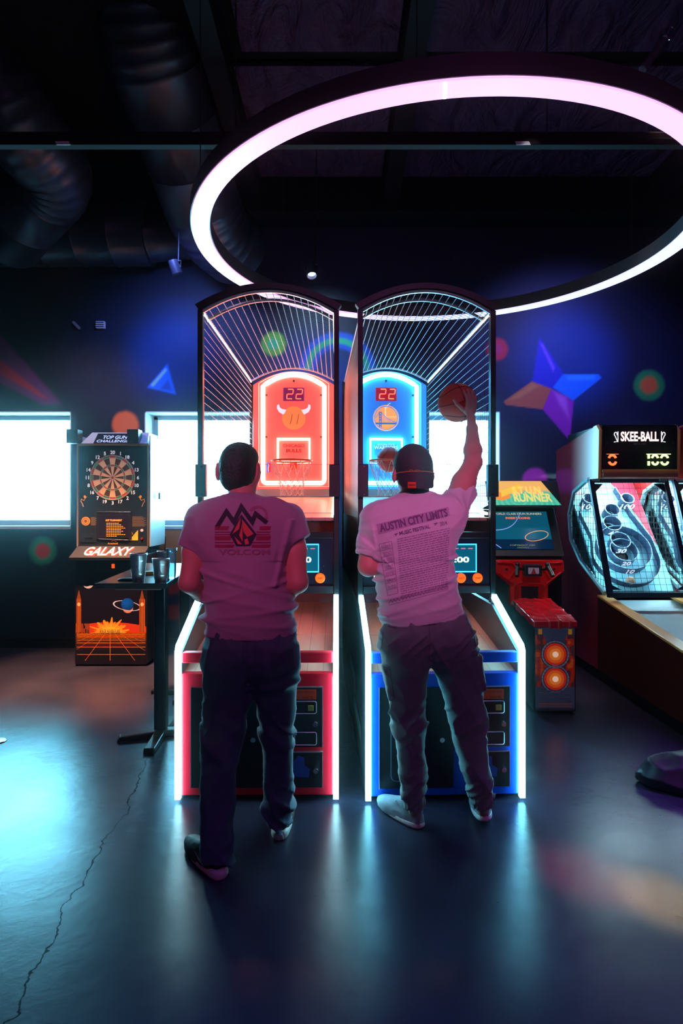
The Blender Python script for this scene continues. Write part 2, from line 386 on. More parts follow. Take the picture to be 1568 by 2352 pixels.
BLACK = mat('black_paint', (0.008, 0.008, 0.011), 0.35)
DARK = mat('dark_satin_metal', (0.02, 0.02, 0.026), 0.4, 0.3)
SATIN = mat('black_satin_panel', (0.012, 0.012, 0.018), 0.3)
CHROME = mat('chrome', (0.7, 0.7, 0.74), 0.15, 1.0)
WHITEP = mat('white_plastic', (0.75, 0.76, 0.8), 0.4)
# ---------------------------------------------------------------- room
WY = 6.76                                   # inner face of the back wall
WP = F / WY
def wx(x): return (x - CX) / WP
def wz(y): return CAMZ - (y - HY) / WP
XL, XR, YB, ZC = -5.2, 5.2, -6.0, 5.05
WIN = [(wx(-160), wx(163)), (wx(332), wx(655)), (wx(825), wx(1148))]
WZ0, WZ1 = wz(1211), wz(945)

def floor_mat():
    m = mat('polished_concrete', (0.2, 0.2, 0.2), 0.3); nt = m.node_tree; N = nt.nodes; L = nt.links; b = N['Principled BSDF']
    geo = N.new('ShaderNodeTexCoord')
    def nz(scale, det=6, rough=0.6, dist=0.0):
        n = N.new('ShaderNodeTexNoise'); n.inputs['Scale'].default_value = scale; n.inputs['Detail'].default_value = det; n.inputs['Roughness'].default_value = rough; n.inputs['Distortion'].default_value = dist
        L.new(geo.outputs['Object'], n.inputs['Vector']); return n
    def ramp(src, stops):
        r = N.new('ShaderNodeValToRGB'); r.color_ramp.elements[0].position = stops[0][0]; r.color_ramp.elements[0].color = (*stops[0][1], 1)
        r.color_ramp.elements[1].position = stops[-1][0]; r.color_ramp.elements[1].color = (*stops[-1][1], 1)
        for p, c in stops[1:-1]: e = r.color_ramp.elements.new(p); e.color = (*c, 1)
        L.new(src, r.inputs[0]); return r
    def mth(op, a, c=None):
        n = N.new('ShaderNodeMath'); n.operation = op; n.inputs[2].default_value = 0.05
        for i, q in enumerate((a, c)):
            if q is None: continue
            if isinstance(q, (int, float)): n.inputs[i].default_value = q
            else: L.new(q, n.inputs[i])
        return n.outputs[0]
    a = nz(1.6, 7, 0.55, 0.3); c = ramp(a.outputs['Fac'], [(0.28, (0.022, 0.022, 0.042)), (0.5, (0.034, 0.034, 0.060)), (0.72, (0.050, 0.048, 0.078))])
    bmp = nz(14, 8, 0.7); sp = nz(70, 3, 0.5)
    dark = ramp(sp.outputs['Fac'], [(0.24, (0.6, 0.6, 0.6)), (0.30, (1, 1, 1))])
    mx = N.new('ShaderNodeMix'); mx.data_type = 'RGBA'; mx.blend_type = 'MULTIPLY'; mx.inputs[0].default_value = 1
    L.new(c.outputs[0], mx.inputs[6]); L.new(dark.outputs[0], mx.inputs[7])
    # the hairline crack that runs from the pub table towards the photographer
    sep = N.new('ShaderNodeSeparateXYZ'); L.new(geo.outputs['Object'], sep.inputs[0]); X, Y = sep.outputs[0], sep.outputs[1]
    cn = nz(3.0, 6, 0.6); wob = mth('MULTIPLY', mth('SUBTRACT', cn.outputs['Fac'], 0.5), 0.22)
    line = mth('ABSOLUTE', mth('SUBTRACT', mth('ADD', X, wob), mth('ADD', -1.035, mth('MULTIPLY', mth('SUBTRACT', Y, 2.0), -0.085))))
    crk = mth('MULTIPLY', mth('LESS_THAN', line, 0.003), mth('LESS_THAN', Y, 3.9))
    m2 = N.new('ShaderNodeMix'); m2.data_type = 'RGBA'; L.new(crk, m2.inputs[0]); L.new(mx.outputs[2], m2.inputs[6]); m2.inputs[7].default_value = (0.02, 0.02, 0.025, 1)
    L.new(m2.outputs[2], b.inputs['Base Color'])
    r = nz(2.6, 7, 0.6); b.inputs['Roughness'].default_value = 0.26
    bp = N.new('ShaderNodeBump'); bp.inputs['Strength'].default_value = 0.10; bp.inputs['Distance'].default_value = 0.01; L.new(bmp.outputs['Fac'], bp.inputs['Height']); L.new(bp.outputs[0], b.inputs['Normal'])
    L.new(mth('MULTIPLY', mth('SUBTRACT', 1.0, mth('MULTIPLY', crk, 0.9)), mth('MULTIPLY_ADD', r.outputs['Fac'], 0.7)), b.inputs['Specular IOR Level'])
    return m
struct(MB().bb(XL, XR, YB, WY + 0.4, -0.12, 0).build('floor', floor_mat()))

# back wall: navy paint with the sprayed mural, one mesh with three window openings
def mural(X, Z):
    x = CX + X * WP; y = HY - (Z - CAMZ) * WP
    c = np.tile(np.array((0.005, 0.008, 0.032)), (len(x), 1)); n = vnoise(x / 90, y / 90, 0 * x)
    c *= (0.7 + 0.6 * n)[:, None]
    def blob(c, cx, cy_, rads, cols, soft=5):
        d = np.hypot(x - cx, y - cy_) + 2 * (vnoise(x / 9, y / 9, 0 * x + 3) - 0.5)
        for r, col in zip(rads, cols): c = over(c, col, 1 - sstep(r - soft, r + soft, d))
        return c
    # blue discs fading outwards behind the shapes
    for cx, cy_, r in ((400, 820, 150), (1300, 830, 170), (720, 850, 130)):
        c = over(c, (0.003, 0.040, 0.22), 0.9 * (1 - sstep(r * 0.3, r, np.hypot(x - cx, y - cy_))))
    c = blob(c, 98, 1265, (32, 24, 17), ((0.02, 0.30, 0.10), (0.04, 0.45, 0.14), (0.85, 0.10, 0.06)))
    c = blob(c, 288, 975, (30,), ((1.0, 0.16, 0.03),))
    c = blob(c, 628, 790, (28, 13), ((0.16, 0.50, 0.04), (0.04, 0.55, 0.22)))
    d = np.hypot((x - 775), (y - 850)); m = (y < 850)
    c = over(c, (0.01, 0.10, 0.65), (sstep(45, 55, d) * (1 - sstep(82, 92, d)) * m)); c = over(c, (0.02, 0.50, 0.25), sstep(58, 64, d) * (1 - sstep(70, 78, d)) * m)
    c = blob(c, 1141, 802, (25, 12), ((0.75, 0.01, 0.02), (0.75, 0.02, 0.10)))
    c = blob(c, 1490, 885, (35, 21, 17), ((0.02, 0.33, 0.07), (0.45, 0.30, 0.03), (0.85, 0.16, 0.03)))
    c = blob(c, 1228, 1103, (28,), ((0.80, 0.03, 0.42),))
    c = over(c, (0.02, 0.025, 0.50), inpoly(x, y, [(1239, 776), (1295, 860), (1267, 893), (1222, 876)], 1.6))
    c = over(c, (0.35, 0.12, 0.75), 0.8 * inpoly(x, y, [(1240, 788), (1246, 790), (1274, 845), (1270, 853)], 3))
    c = over(c, (0.004, 0.22, 0.85), inpoly(x, y, [(1292, 860), (1374, 859), (1381, 868), (1316, 920), (1269, 890)], 1.6))
    c = over(c, (0.05, 0.55, 0.95), 0.6 * inpoly(x, y, [(1300, 863), (1365, 862), (1366, 872), (1305, 872)], 5))
    c = over(c, (0.62, 0.13, 0.04), inpoly(x, y, [(1221, 876), (1266, 893), (1246, 940), (1162, 930), (1156, 922)], 1.6))
    c = over(c, (0.80, 0.30, 0.05), 0.7 * inpoly(x, y, [(1222, 880), (1240, 886), (1190, 915), (1170, 918)], 4))
    c = over(c, (0.42, 0.015, 0.40), inpoly(x, y, [(1266, 893), (1317, 921), (1308, 1012), (1246, 940)], 1.6))
    c = over(c, (0.80, 0.20, 0.75), 0.6 * inpoly(x, y, [(1272, 900), (1300, 912), (1306, 960), (1285, 930)], 6))
    c = over(c, (0.0, 0.20, 0.90), inpoly(x, y, [(384, 836), (404, 906), (338, 890)], 2.5))
    c = over(c, (0.35, 0.75, 0.55), 0.9 * inpoly(x, y, [(379, 846), (384, 850), (352, 888), (346, 884)], 2.5)); c = over(c, (0.0, 0.07, 0.45), 0.8 * inpoly(x, y, [(386, 872), (396, 898), (368, 893)], 4))
    c = over(c, (0.16, 0.015, 0.16), inpoly(x, y, [(-60, 700), (0, 768), (142, 926), (100, 930), (-60, 850)], 6)); c = over(c, (0.50, 0.01, 0.08), inpoly(x, y, [(-40, 805), (0, 825), (108, 915), (98, 914), (-40, 838)], 4))
    c = over(c, (0.75, 0.17, 0.03), inpoly(x, y, [(366, 1216), (470, 1216), (470, 1300), (390, 1330), (366, 1300)], 4))
    c = over(c, (0.45, 0.012, 0.012), inpoly(x, y, [(360, 1310), (470, 1330), (470, 1350), (360, 1370)], 6)); c = over(c, (0.40, 0.012, 0.01), inpoly(x, y, [(360, 1395), (460, 1385), (440, 1425), (360, 1420)], 6))
    return c
def brk(*segs):
    a = [np.linspace(p, q, max(2, int((q - p) / r) + 1))[:-1] for p, q, r in segs]; return np.concatenate(a + [[segs[-1][1]]])
xe = [-3.9] + [v for w in WIN for v in w] + [3.9]; xe = sorted(set([v for v in xe if -3.9 <= v <= 3.9]))
xs = brk((XL, -3.9, 0.2), *[(xe[i], xe[i + 1], 0.015) for i in range(len(xe) - 1)], (3.9, XR, 0.2))
zs = brk((0, WZ0, 0.02), (WZ0, WZ1, 0.015), (WZ1, 3.7, 0.015), (3.7, ZC, 0.2))
skip = lambda x, z: np.any([(x > a) & (x < b) & (z > WZ0) & (z < WZ1) for a, b in WIN], axis=0)
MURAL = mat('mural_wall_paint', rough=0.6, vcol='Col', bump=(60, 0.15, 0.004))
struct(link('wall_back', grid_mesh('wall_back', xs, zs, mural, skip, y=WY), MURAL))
NAVY = mat('dark_wall_paint', (0.012, 0.012, 0.03), 0.7, bump=(40, 0.2, 0.004))
struct(MB().bb(XL - 0.15, XL, YB, WY + 0.4, 0, ZC).build('wall_left', NAVY))
struct(MB().bb(XR, XR + 0.15, YB, WY + 0.4, 0, ZC).build('wall_right', NAVY))
struct(MB().bb(XL, XR, YB - 0.15, YB, 0, ZC).build('wall_front', NAVY))
# outer leaf of the wall so that daylight comes only through the windows
ow = MB(); ed = [XL] + [v for w in WIN for v in w] + [XR]
REV = 0.36
for i in range(0, len(ed), 2): ow.bb(ed[i], ed[i + 1], WY + 0.02, WY + REV, WZ0, WZ1)
ow.bb(XL, XR, WY + 0.02, WY + REV, 0, WZ0 - 0.001).bb(XL, XR, WY + 0.02, WY + REV, WZ1 + 0.001, ZC)
struct(ow.build('wall_outer', mat('masonry', (0.1, 0.1, 0.1), 0.9)))
REVM = mat('white_reveal_paint', (0.8, 0.82, 0.8), 0.6); FRM = mat('window_frame_paint', (0.45, 0.5, 0.55), 0.4)
GLASS = mat('window_glass', (1, 1, 1), 0.02, alpha=0.0)
for i, (a, b) in enumerate(WIN):
    w = MB()
    t = 0.012
    w.bb(a, a + t, WY, WY + REV, WZ0, WZ1).bb(b - t, b, WY, WY + REV, WZ0, WZ1).bb(a, b, WY, WY + REV, WZ1 - t, WZ1).bb(a, b, WY - 0.012, WY + REV, WZ0 - 0.02, WZ0 + t)
    o = struct(w.build(f'window_{i+1}', REVM))
    fr = MB(); f = 0.05; y0, y1 = WY + REV - 0.07, WY + REV - 0.01
    fr.bb(a + t, a + t + f, y0, y1, WZ0 + t, WZ1 - t).bb(b - t - f, b - t, y0, y1, WZ0 + t, WZ1 - t).bb(a, b, y0, y1, WZ1 - t - 0.045, WZ1 - t).bb(a, b, y0, y1, WZ0 + t, WZ0 + t + 0.06)
    fr.build('window_frame', FRM, o, bevel=0.004)
    MB().bb(a + t + f, b - t - f, y0 + 0.02, y0 + 0.026, WZ0 + 0.07, WZ1 - 0.05).build('window_pane', GLASS, o)
    pl = bpy.data.lights.new('window_portal', 'AREA'); pl.shape = 'RECTANGLE'; pl.size = b - a; pl.size_y = WZ1 - WZ0; pl.cycles.is_portal = True
    po = bpy.data.objects.new('window_portal', pl); COL.objects.link(po); po.location = ((a + b) / 2, WY + REV + 0.03, (WZ0 + WZ1) / 2); po.rotation_euler = (-PI / 2, 0, 0)
tag(MB().bb(XL, XR, WY - 0.012, WY, 0, 0.1).build('baseboard_back', BLACK), 'x', 'x'); o = bpy.data.objects['baseboard_back']; del o['label']; del o['category']; struct(o)

# ceiling: crinkled insulation facing between dark beams
ins = mat('insulation_facing', (0.060, 0.026, 0.075), 0.5, 0.0, spec=0.2); nt = ins.node_tree; N = nt.nodes; L = nt.links
tc = N.new('ShaderNodeTexCoord'); mp = N.new('ShaderNodeMapping'); mp.inputs['Scale'].default_value = (1.6, 0.7, 1); vn = N.new('ShaderNodeTexNoise'); vn.inputs['Scale'].default_value = 2.2; vn.inputs['Detail'].default_value = 9; vn.inputs['Distortion'].default_value = 1.4
bp = N.new('ShaderNodeBump'); bp.inputs['Strength'].default_value = 1.0; bp.inputs['Distance'].default_value = 0.25
L.new(tc.outputs['Object'], mp.inputs[0]); L.new(mp.outputs[0], vn.inputs['Vector']); L.new(vn.outputs['Fac'], bp.inputs['Height']); L.new(bp.outputs[0], N['Principled BSDF'].inputs['Normal'])
struct(MB().bb(XL, XR, YB, WY + 0.4, ZC, ZC + 0.15).build('ceiling', mat('ceiling_black', (0.004, 0.004, 0.005), 0.9, spec=0.1)))
g = MB()
for y0, y1, x0 in ((-2.0, 4.6, -0.75), (4.75, 6.35, -0.95)):
    g.bb(x0, 0.42, y0, y1, ZC - 0.05, ZC - 0.02).bb(0.62, 3.2, y0, y1, ZC - 0.05, ZC - 0.02)
o = g.build('ceiling_insulation', ins); struct(o)
bmk = mat('beam_black', (0.006, 0.005, 0.007), 0.8, spec=0.1)
for i, x in enumerate((-0.92, 0.52, 3.3)): struct(MB().bb(x - 0.08, x + 0.08, YB, WY, ZC - 0.28, ZC).build(f'trim_{i+1}', bmk))
struct(MB().bb(XL, XR, 6.35, 6.55, ZC - 0.4, ZC).build('trim_4', bmk))

# spiral ducts
DUCT = mat('painted_spiral_duct', (0.040, 0.050, 0.078), 0.36, 0.5, bump=(3, 0.08, 0.02))
def duct(name, label, pts, r, seam=0.34, group='spiral ducts under the ceiling'):
    P = [Vector(p) for p in pts]; path = []; rad = []
    # round the corners, then walk along
    Q = [P[0]]
    for i in range(1, len(P) - 1):
        a, b, c = P[i - 1], P[i], P[i + 1]; d = min(0.45, (a - b).length / 2, (c - b).length / 2)
        s, e = b + (a - b).normalized() * d, b + (c - b).normalized() * d
        for k in range(6): t = k / 5; Q.append(s * (1 - t) ** 2 + b * 2 * t * (1 - t) + e * t * t)
    Q.append(P[-1]); seams = [0.0]
    acc = 0
    for a, b in zip(Q, Q[1:]):
        if (b - a).length < 1e-4: continue
        n = max(1, int((b - a).length / seam)); L_ = (b - a).length
        for k in range(n):
            t0 = k / n; p = a.lerp(b, t0); q = a.lerp(b, min(1, t0 + 0.012 / L_)); q2 = a.lerp(b, min(1, t0 + 0.024 / L_))
            path += [p, q, q2]; rad += [r, r + 0.007, r]
    path.append(Q[-1]); rad.append(r)
    o = MB().tube(path, rad, 40).build(name, DUCT, smooth=True, angle=50); tag(o, label, 'duct', group); return o
duct('ceiling_duct', 'wide dark spiral duct running overhead from top edge to the ring light', [px(300, -130, 4.3), px(330, 60, 4.55), px(480, 520, 5.9), px(540, 575, 6.35)], 0.36)
duct('ceiling_duct', 'dark spiral duct at the far left bending down to the horizontal duct', [px(-120, 0, 4.6), px(40, 290, 5.0), px(140, 400, 5.5), px(20, 545, 6.25)], 0.33)
duct('ceiling_duct', 'horizontal dark duct along the back wall above the left window', [px(-220, 540, 6.42), px(345, 540, 6.42)], 0.31)
duct('duct_reducer', 'short narrower duct collar joining horizontal duct and overhead duct', [px(340, 545, 6.42), px(500, 530, 6.42)], 0.25, group=None)
# lighting track across the room
z = 4.02; Yt = (z - CAMZ) * F / (HY - 338)
t = thing('lighting_track', 'long black ceiling lighting track crossing behind the glowing ring', 'track', (0, Yt, z))
MB().bb(-3.2, 3.2, -0.03, 0.03, 0, 0.045).build('track_rail', mat('track_black_matte', (0.01, 0.01, 0.012), 0.75, spec=0.15), t, bevel=0.004)
MB().bb(-3.2, 3.2, 0.0, 0.09, 0.05, 0.11).build('conduit', mat('track_black_matte'), t, bevel=0.01)
for xx in (150, 1198):
    X = (xx - CX) * Yt / F; lab(MB().prism([(X - 0.045, -0.034, -0.004), (X + 0.05, -0.034, -0.004), (X + 0.038, -0.034, 0.02), (X - 0.055, -0.034, 0.02)], (0, 0.003, 0)).build('label_sticker', WHITEP, t), 'small white label on the rail')
for X in (-2.6, -0.72, 1.4): MB().cyl((X, 0, 0.04), (X, 0, ZC - z), 0.006, n=8).build('hanger_rod', DARK, t)

# the ring light
RZ = CAMZ + 1.8; RC = Vector((0.385 * 1.8, 2.37 * 1.8, RZ)); RO = 0.945 * 1.8; RI = RO - 0.125; RH = 0.11
ring = thing('ring_light', 'huge glowing pink ring light hanging below the ceiling', 'ceiling light', RC)
def annulus(r0, r1, z0, z1, n=144):
    b = MB(); R = [[b.bm.verts.new((r * math.cos(2 * PI * k / n), r * math.sin(2 * PI * k / n), zz)) for k in range(n)] for r, zz in ((r0, z0), (r1, z0), (r1, z1), (r0, z1))]
    for i in range(4):
        for k in range(n): b._f([R[i][k], R[i][(k + 1) % n], R[(i + 1) % 4][(k + 1) % n], R[(i + 1) % 4][k]])
    return b
annulus(RI, RO, 0.012, RH).build('housing', mat('ring_housing_black', (0.05, 0.045, 0.055), 0.45), ring, smooth=True)
em = mat('ring_diffuser', (0.9, 0.7, 0.9), 0.4, emit=(0.93, 0.46, 1.0), es=1.35); nt = em.node_tree; N = nt.nodes; L = nt.links
tc = N.new('ShaderNodeTexCoord'); sp = N.new('ShaderNodeSeparateXYZ'); L.new(tc.outputs['Object'], sp.inputs[0])
ad = N.new('ShaderNodeMath'); ad.operation = 'ADD'; L.new(sp.outputs[0], ad.inputs[0]); ad.inputs[1].default_value = -0.2
a2 = N.new('ShaderNodeMath'); a2.operation = 'MULTIPLY_ADD'; L.new(sp.outputs[1], a2.inputs[0]); a2.inputs[1].default_value = 0.8; L.new(ad.outputs[0], a2.inputs[2])
cr = N.new('ShaderNodeValToRGB'); cr.color_ramp.elements[0].position = 0.1; cr.color_ramp.elements[0].color = (0.93, 0.46, 1.0, 1); cr.color_ramp.elements[1].position = 0.95; cr.color_ramp.elements[1].color = (0.62, 0.62, 1.0, 1)
L.new(a2.outputs[0], cr.inputs[0]); L.new(cr.outputs[0], N['Principled BSDF'].inputs['Emission Color'])
annulus(RI + 0.006, RO - 0.006, 0, 0.012).build('diffuser', em, ring, smooth=True)
for k in range(6):
    a = 2 * PI * k / 6 + 0.3; p = Vector(((RO - 0.06) * math.cos(a), (RO - 0.06) * math.sin(a), RH)); MB().cyl(p, p + Vector((0, 0, ZC - RZ - RH - 0.06)), 0.003, n=6).build('suspension_wire', DARK, ring)
for a in (-1.72, -2.45, 2.9): MB().box(((RO - 0.062) * math.cos(a), (RO - 0.062) * math.sin(a), -0.001), (0.108, 0.012, 0.004), Euler((0, 0, a))).build('joint_cover', mat('joint_cover_white', (1, 0.9, 1), 0.4, emit=(1, 0.85, 1), es=1.5, sampled=False), ring)

# small ceiling spot heads and wall devices
def spot_head(label, p, aim, glow):
    t = thing('track_spotlight', label, 'spotlight', p); d = Vector(aim).normalized(); M = d.to_track_quat('Z', 'Y').to_matrix()
    MB().lathe([(0.02, -0.07), (0.045, -0.06), (0.05, 0.06), (0.042, 0.06), (0.038, 0.02), (0.0, 0.02)], (0, 0, 0), 24, M=M).build('lamp_head', SATIN, t, smooth=True)
    MB().lathe([(0.036, 0.022), (0.036, 0.03), (0.0, 0.034)], (0, 0, 0), 20, M=M).build('lens', mat('spot_lens_' + str(glow), (0.5, 0.6, 1), 0.2, emit=(0.35, 0.5, 1.0), es=glow), t)
    MB().cyl((0.03, 0, 0.05), (0.05, 0.02, ZC - p[2]), 0.006, n=8).tube([(-0.05, 0, 0), (-0.055, 0, 0.06), (0.055, 0, 0.06), (0.05, 0, 0)], 0.006, 6).build('bracket', SATIN, t)
spot_head('small black ceiling spotlight below the duct at left', px(402, 614, 5.6), (0.3, 0.2, -0.9), 5)
spot_head('small black ceiling spotlight above the two basketball machines', px(715, 622, 5.6), (0.1, -0.4, -0.9), 8)
t = thing('emergency_light', 'small boxy white emergency light high on the wall above dart machine', 'emergency light', px(233, 749, WY))
MB().bb(-0.05, 0.05, -0.05, 0, -0.035, 0.045).build('housing', WHITEP, t, bevel=0.01)
for q in (-0.018, 0.004, 0.026): MB().bb(-0.046, 0.046, -0.054, -0.049, q - 0.004, q + 0.004).build('louver', DARK, t)
o = MB().box(px(175, 747, WY - 0.03), (0.1, 0.05, 0.03), Euler((0, 0.8, 0))).build('motion_sensor', mat('grey_plastic', (0.3, 0.3, 0.33), 0.5), bevel=0.008); tag(o, 'small grey motion sensor tilted on the upper left wall', 'sensor')
t = thing('hanging_tube', 'clear plastic tube with metal clips hanging at the upper right', 'tube', px(1510, 115, 4.2))
a, b = px(1475, 160, 4.2) - px(1510, 115, 4.2), px(1556, 52, 4.2) - px(1510, 115, 4.2)
MB().cyl(a, a.lerp(b, 0.62), 0.028, n=20).build('sleeve', mat('clear_tube', (0.45, 0.42, 0.5), 0.15, alpha=0.25), t, smooth=True)
for q in (0.45, 0.6, 0.78): 
    c = a.lerp(b, q); MB().tube([c + Vector((0.03 * math.cos(k), 0.0, 0.045 * math.sin(k))) for k in np.linspace(0, 2 * PI, 16)[:-1]], 0.005, 6, closed=True).build('clip', CHROME, t)
MB().cyl(b, Vector((b.x, b.y, ZC - t.location.z)), 0.004, n=6).cyl(a.lerp(b, .6), b, 0.005, n=6).build('cord', DARK, t)
# ---------------------------------------------------------------- basketball machines
WOOD = mat('maple_deck', (0.62, 0.40, 0.30), 0.35); nt = WOOD.node_tree; N = nt.nodes; L = nt.links
tc = N.new('ShaderNodeTexCoord'); mp = N.new('ShaderNodeMapping'); mp.inputs['Scale'].default_value = (1, 0.1, 1); br = N.new('ShaderNodeTexNoise'); br.inputs['Scale'].default_value = 14; br.inputs['Detail'].default_value = 5
wv = N.new('ShaderNodeTexWave'); wv.wave_type = 'BANDS'; wv.bands_direction = 'X'; wv.inputs['Scale'].default_value = 3.6; wv.wave_profile = 'SAW'
r1 = N.new('ShaderNodeValToRGB'); r1.color_ramp.elements[0].position = 0.0; r1.color_ramp.elements[0].color = (0.12, 0.06, 0.05, 1); r1.color_ramp.elements[1].position = 0.05; r1.color_ramp.elements[1].color = (1, 1, 1, 1)
r2 = N.new('ShaderNodeValToRGB'); r2.color_ramp.elements[0].color = (0.66, 0.33, 0.24, 1); r2.color_ramp.elements[1].color = (0.90, 0.58, 0.44, 1)
mx = N.new('ShaderNodeMix'); mx.data_type = 'RGBA'; mx.blend_type = 'MULTIPLY'; mx.inputs[0].default_value = 0.7
L.new(tc.outputs['Object'], mp.inputs[0]); L.new(mp.outputs[0], br.inputs['Vector']); L.new(tc.outputs['Object'], wv.inputs['Vector']); L.new(wv.outputs['Fac'], r1.inputs[0]); L.new(br.outputs['Fac'], r2.inputs[0])
L.new(r2.outputs[0], mx.inputs[6]); L.new(r1.outputs[0], mx.inputs[7]); L.new(mx.outputs[2], N['Principled BSDF'].inputs['Base Color'])
TUBE = {'red': mat('led_tube_white', (1, 1, 1), 0.4, emit=(0.36, 0.84, 1.0), es=17.0), 'blue': mat('led_tube_cyan', (1, 1, 1), 0.4, emit=(0.20, 0.80, 1.0), es=19.0)}
STRIP = mat('led_strip_warm_white', (1, 1, 1), 0.4, emit=(1.0, 0.88, 0.70), es=6.0)
WIRE = mat('chromed_wire', (0.55, 0.53, 0.56), 0.35, 0.35)
WIREB = mat('dark_wire', (0.09, 0.085, 0.10), 0.4, 0.3)
CLEAR = mat('clear_polycarbonate', (0.97, 0.97, 0.98), 0.03, alpha=0.0)
NET = mat('white_net_cord', (0.85, 0.83, 0.85), 0.7)
RIM = mat('orange_rim_enamel', (0.9, 0.13, 0.03), 0.35)
PEB = mat('orange_ball_rubber', (0.75, 0.17, 0.06), 0.5, bump=(260, 0.3, 0.001)); SEAM = mat('ball_seam', (0.02, 0.01, 0.01), 0.6)
LOCK = mat('lock_chrome', (0.6, 0.6, 0.65), 0.25, 0.9)
AMBER = mat('amber_button', (1, 0.2, 0.02), 0.3, emit=(1.0, 0.10, 0.005), es=0.95, sampled=False)
DIGW = mat('display_digits_white', (1, 1, 1), 0.4, emit=(0.9, 1.0, 0.85), es=3, sampled=False)
CYANL = mat('display_cyan_frame', (0.1, 0.8, 1), 0.4, emit=(0.05, 0.55, 1.0), es=2.0)
SCRB = mat('display_glass_blue', (0.0, 0.05, 0.09), 0.15, emit=(0.0, 0.09, 0.14), es=1.0, sampled=False)

def basketball(label, c, r, M=None, group=None, mats=None):
    b = MB(); b.ellipsoid((0, 0, 0), (r, r, r), 40, 24); b.mi = 1; R = r * 1.003; w = r * 0.016
    for f in (lambda t: (math.cos(t), math.sin(t), 0), lambda t: (0, math.cos(t), math.sin(t))): b.tube([Vector(f(t)) * R for t in np.linspace(0, 2 * PI, 49)[:-1]], w, 6, closed=True)
    for s in (-1, 1):
        pts = []
        for t in np.linspace(0, 2 * PI, 49)[:-1]:
            v = Vector((s * (0.62 + 0.22 * math.cos(2 * t)), 0.75 * math.cos(t), 0.75 * math.sin(t))); pts.append(v.normalized() * R)
        b.tube(pts, w, 6, closed=True)
    if M: bmesh.ops.transform(b.bm, matrix=M.to_4x4(), verts=b.bm.verts)
    o = b.build('basketball', mats or [PEB, SEAM], smooth=True, loc=c, fix=False); tag(o, label, 'basketball', group); return o

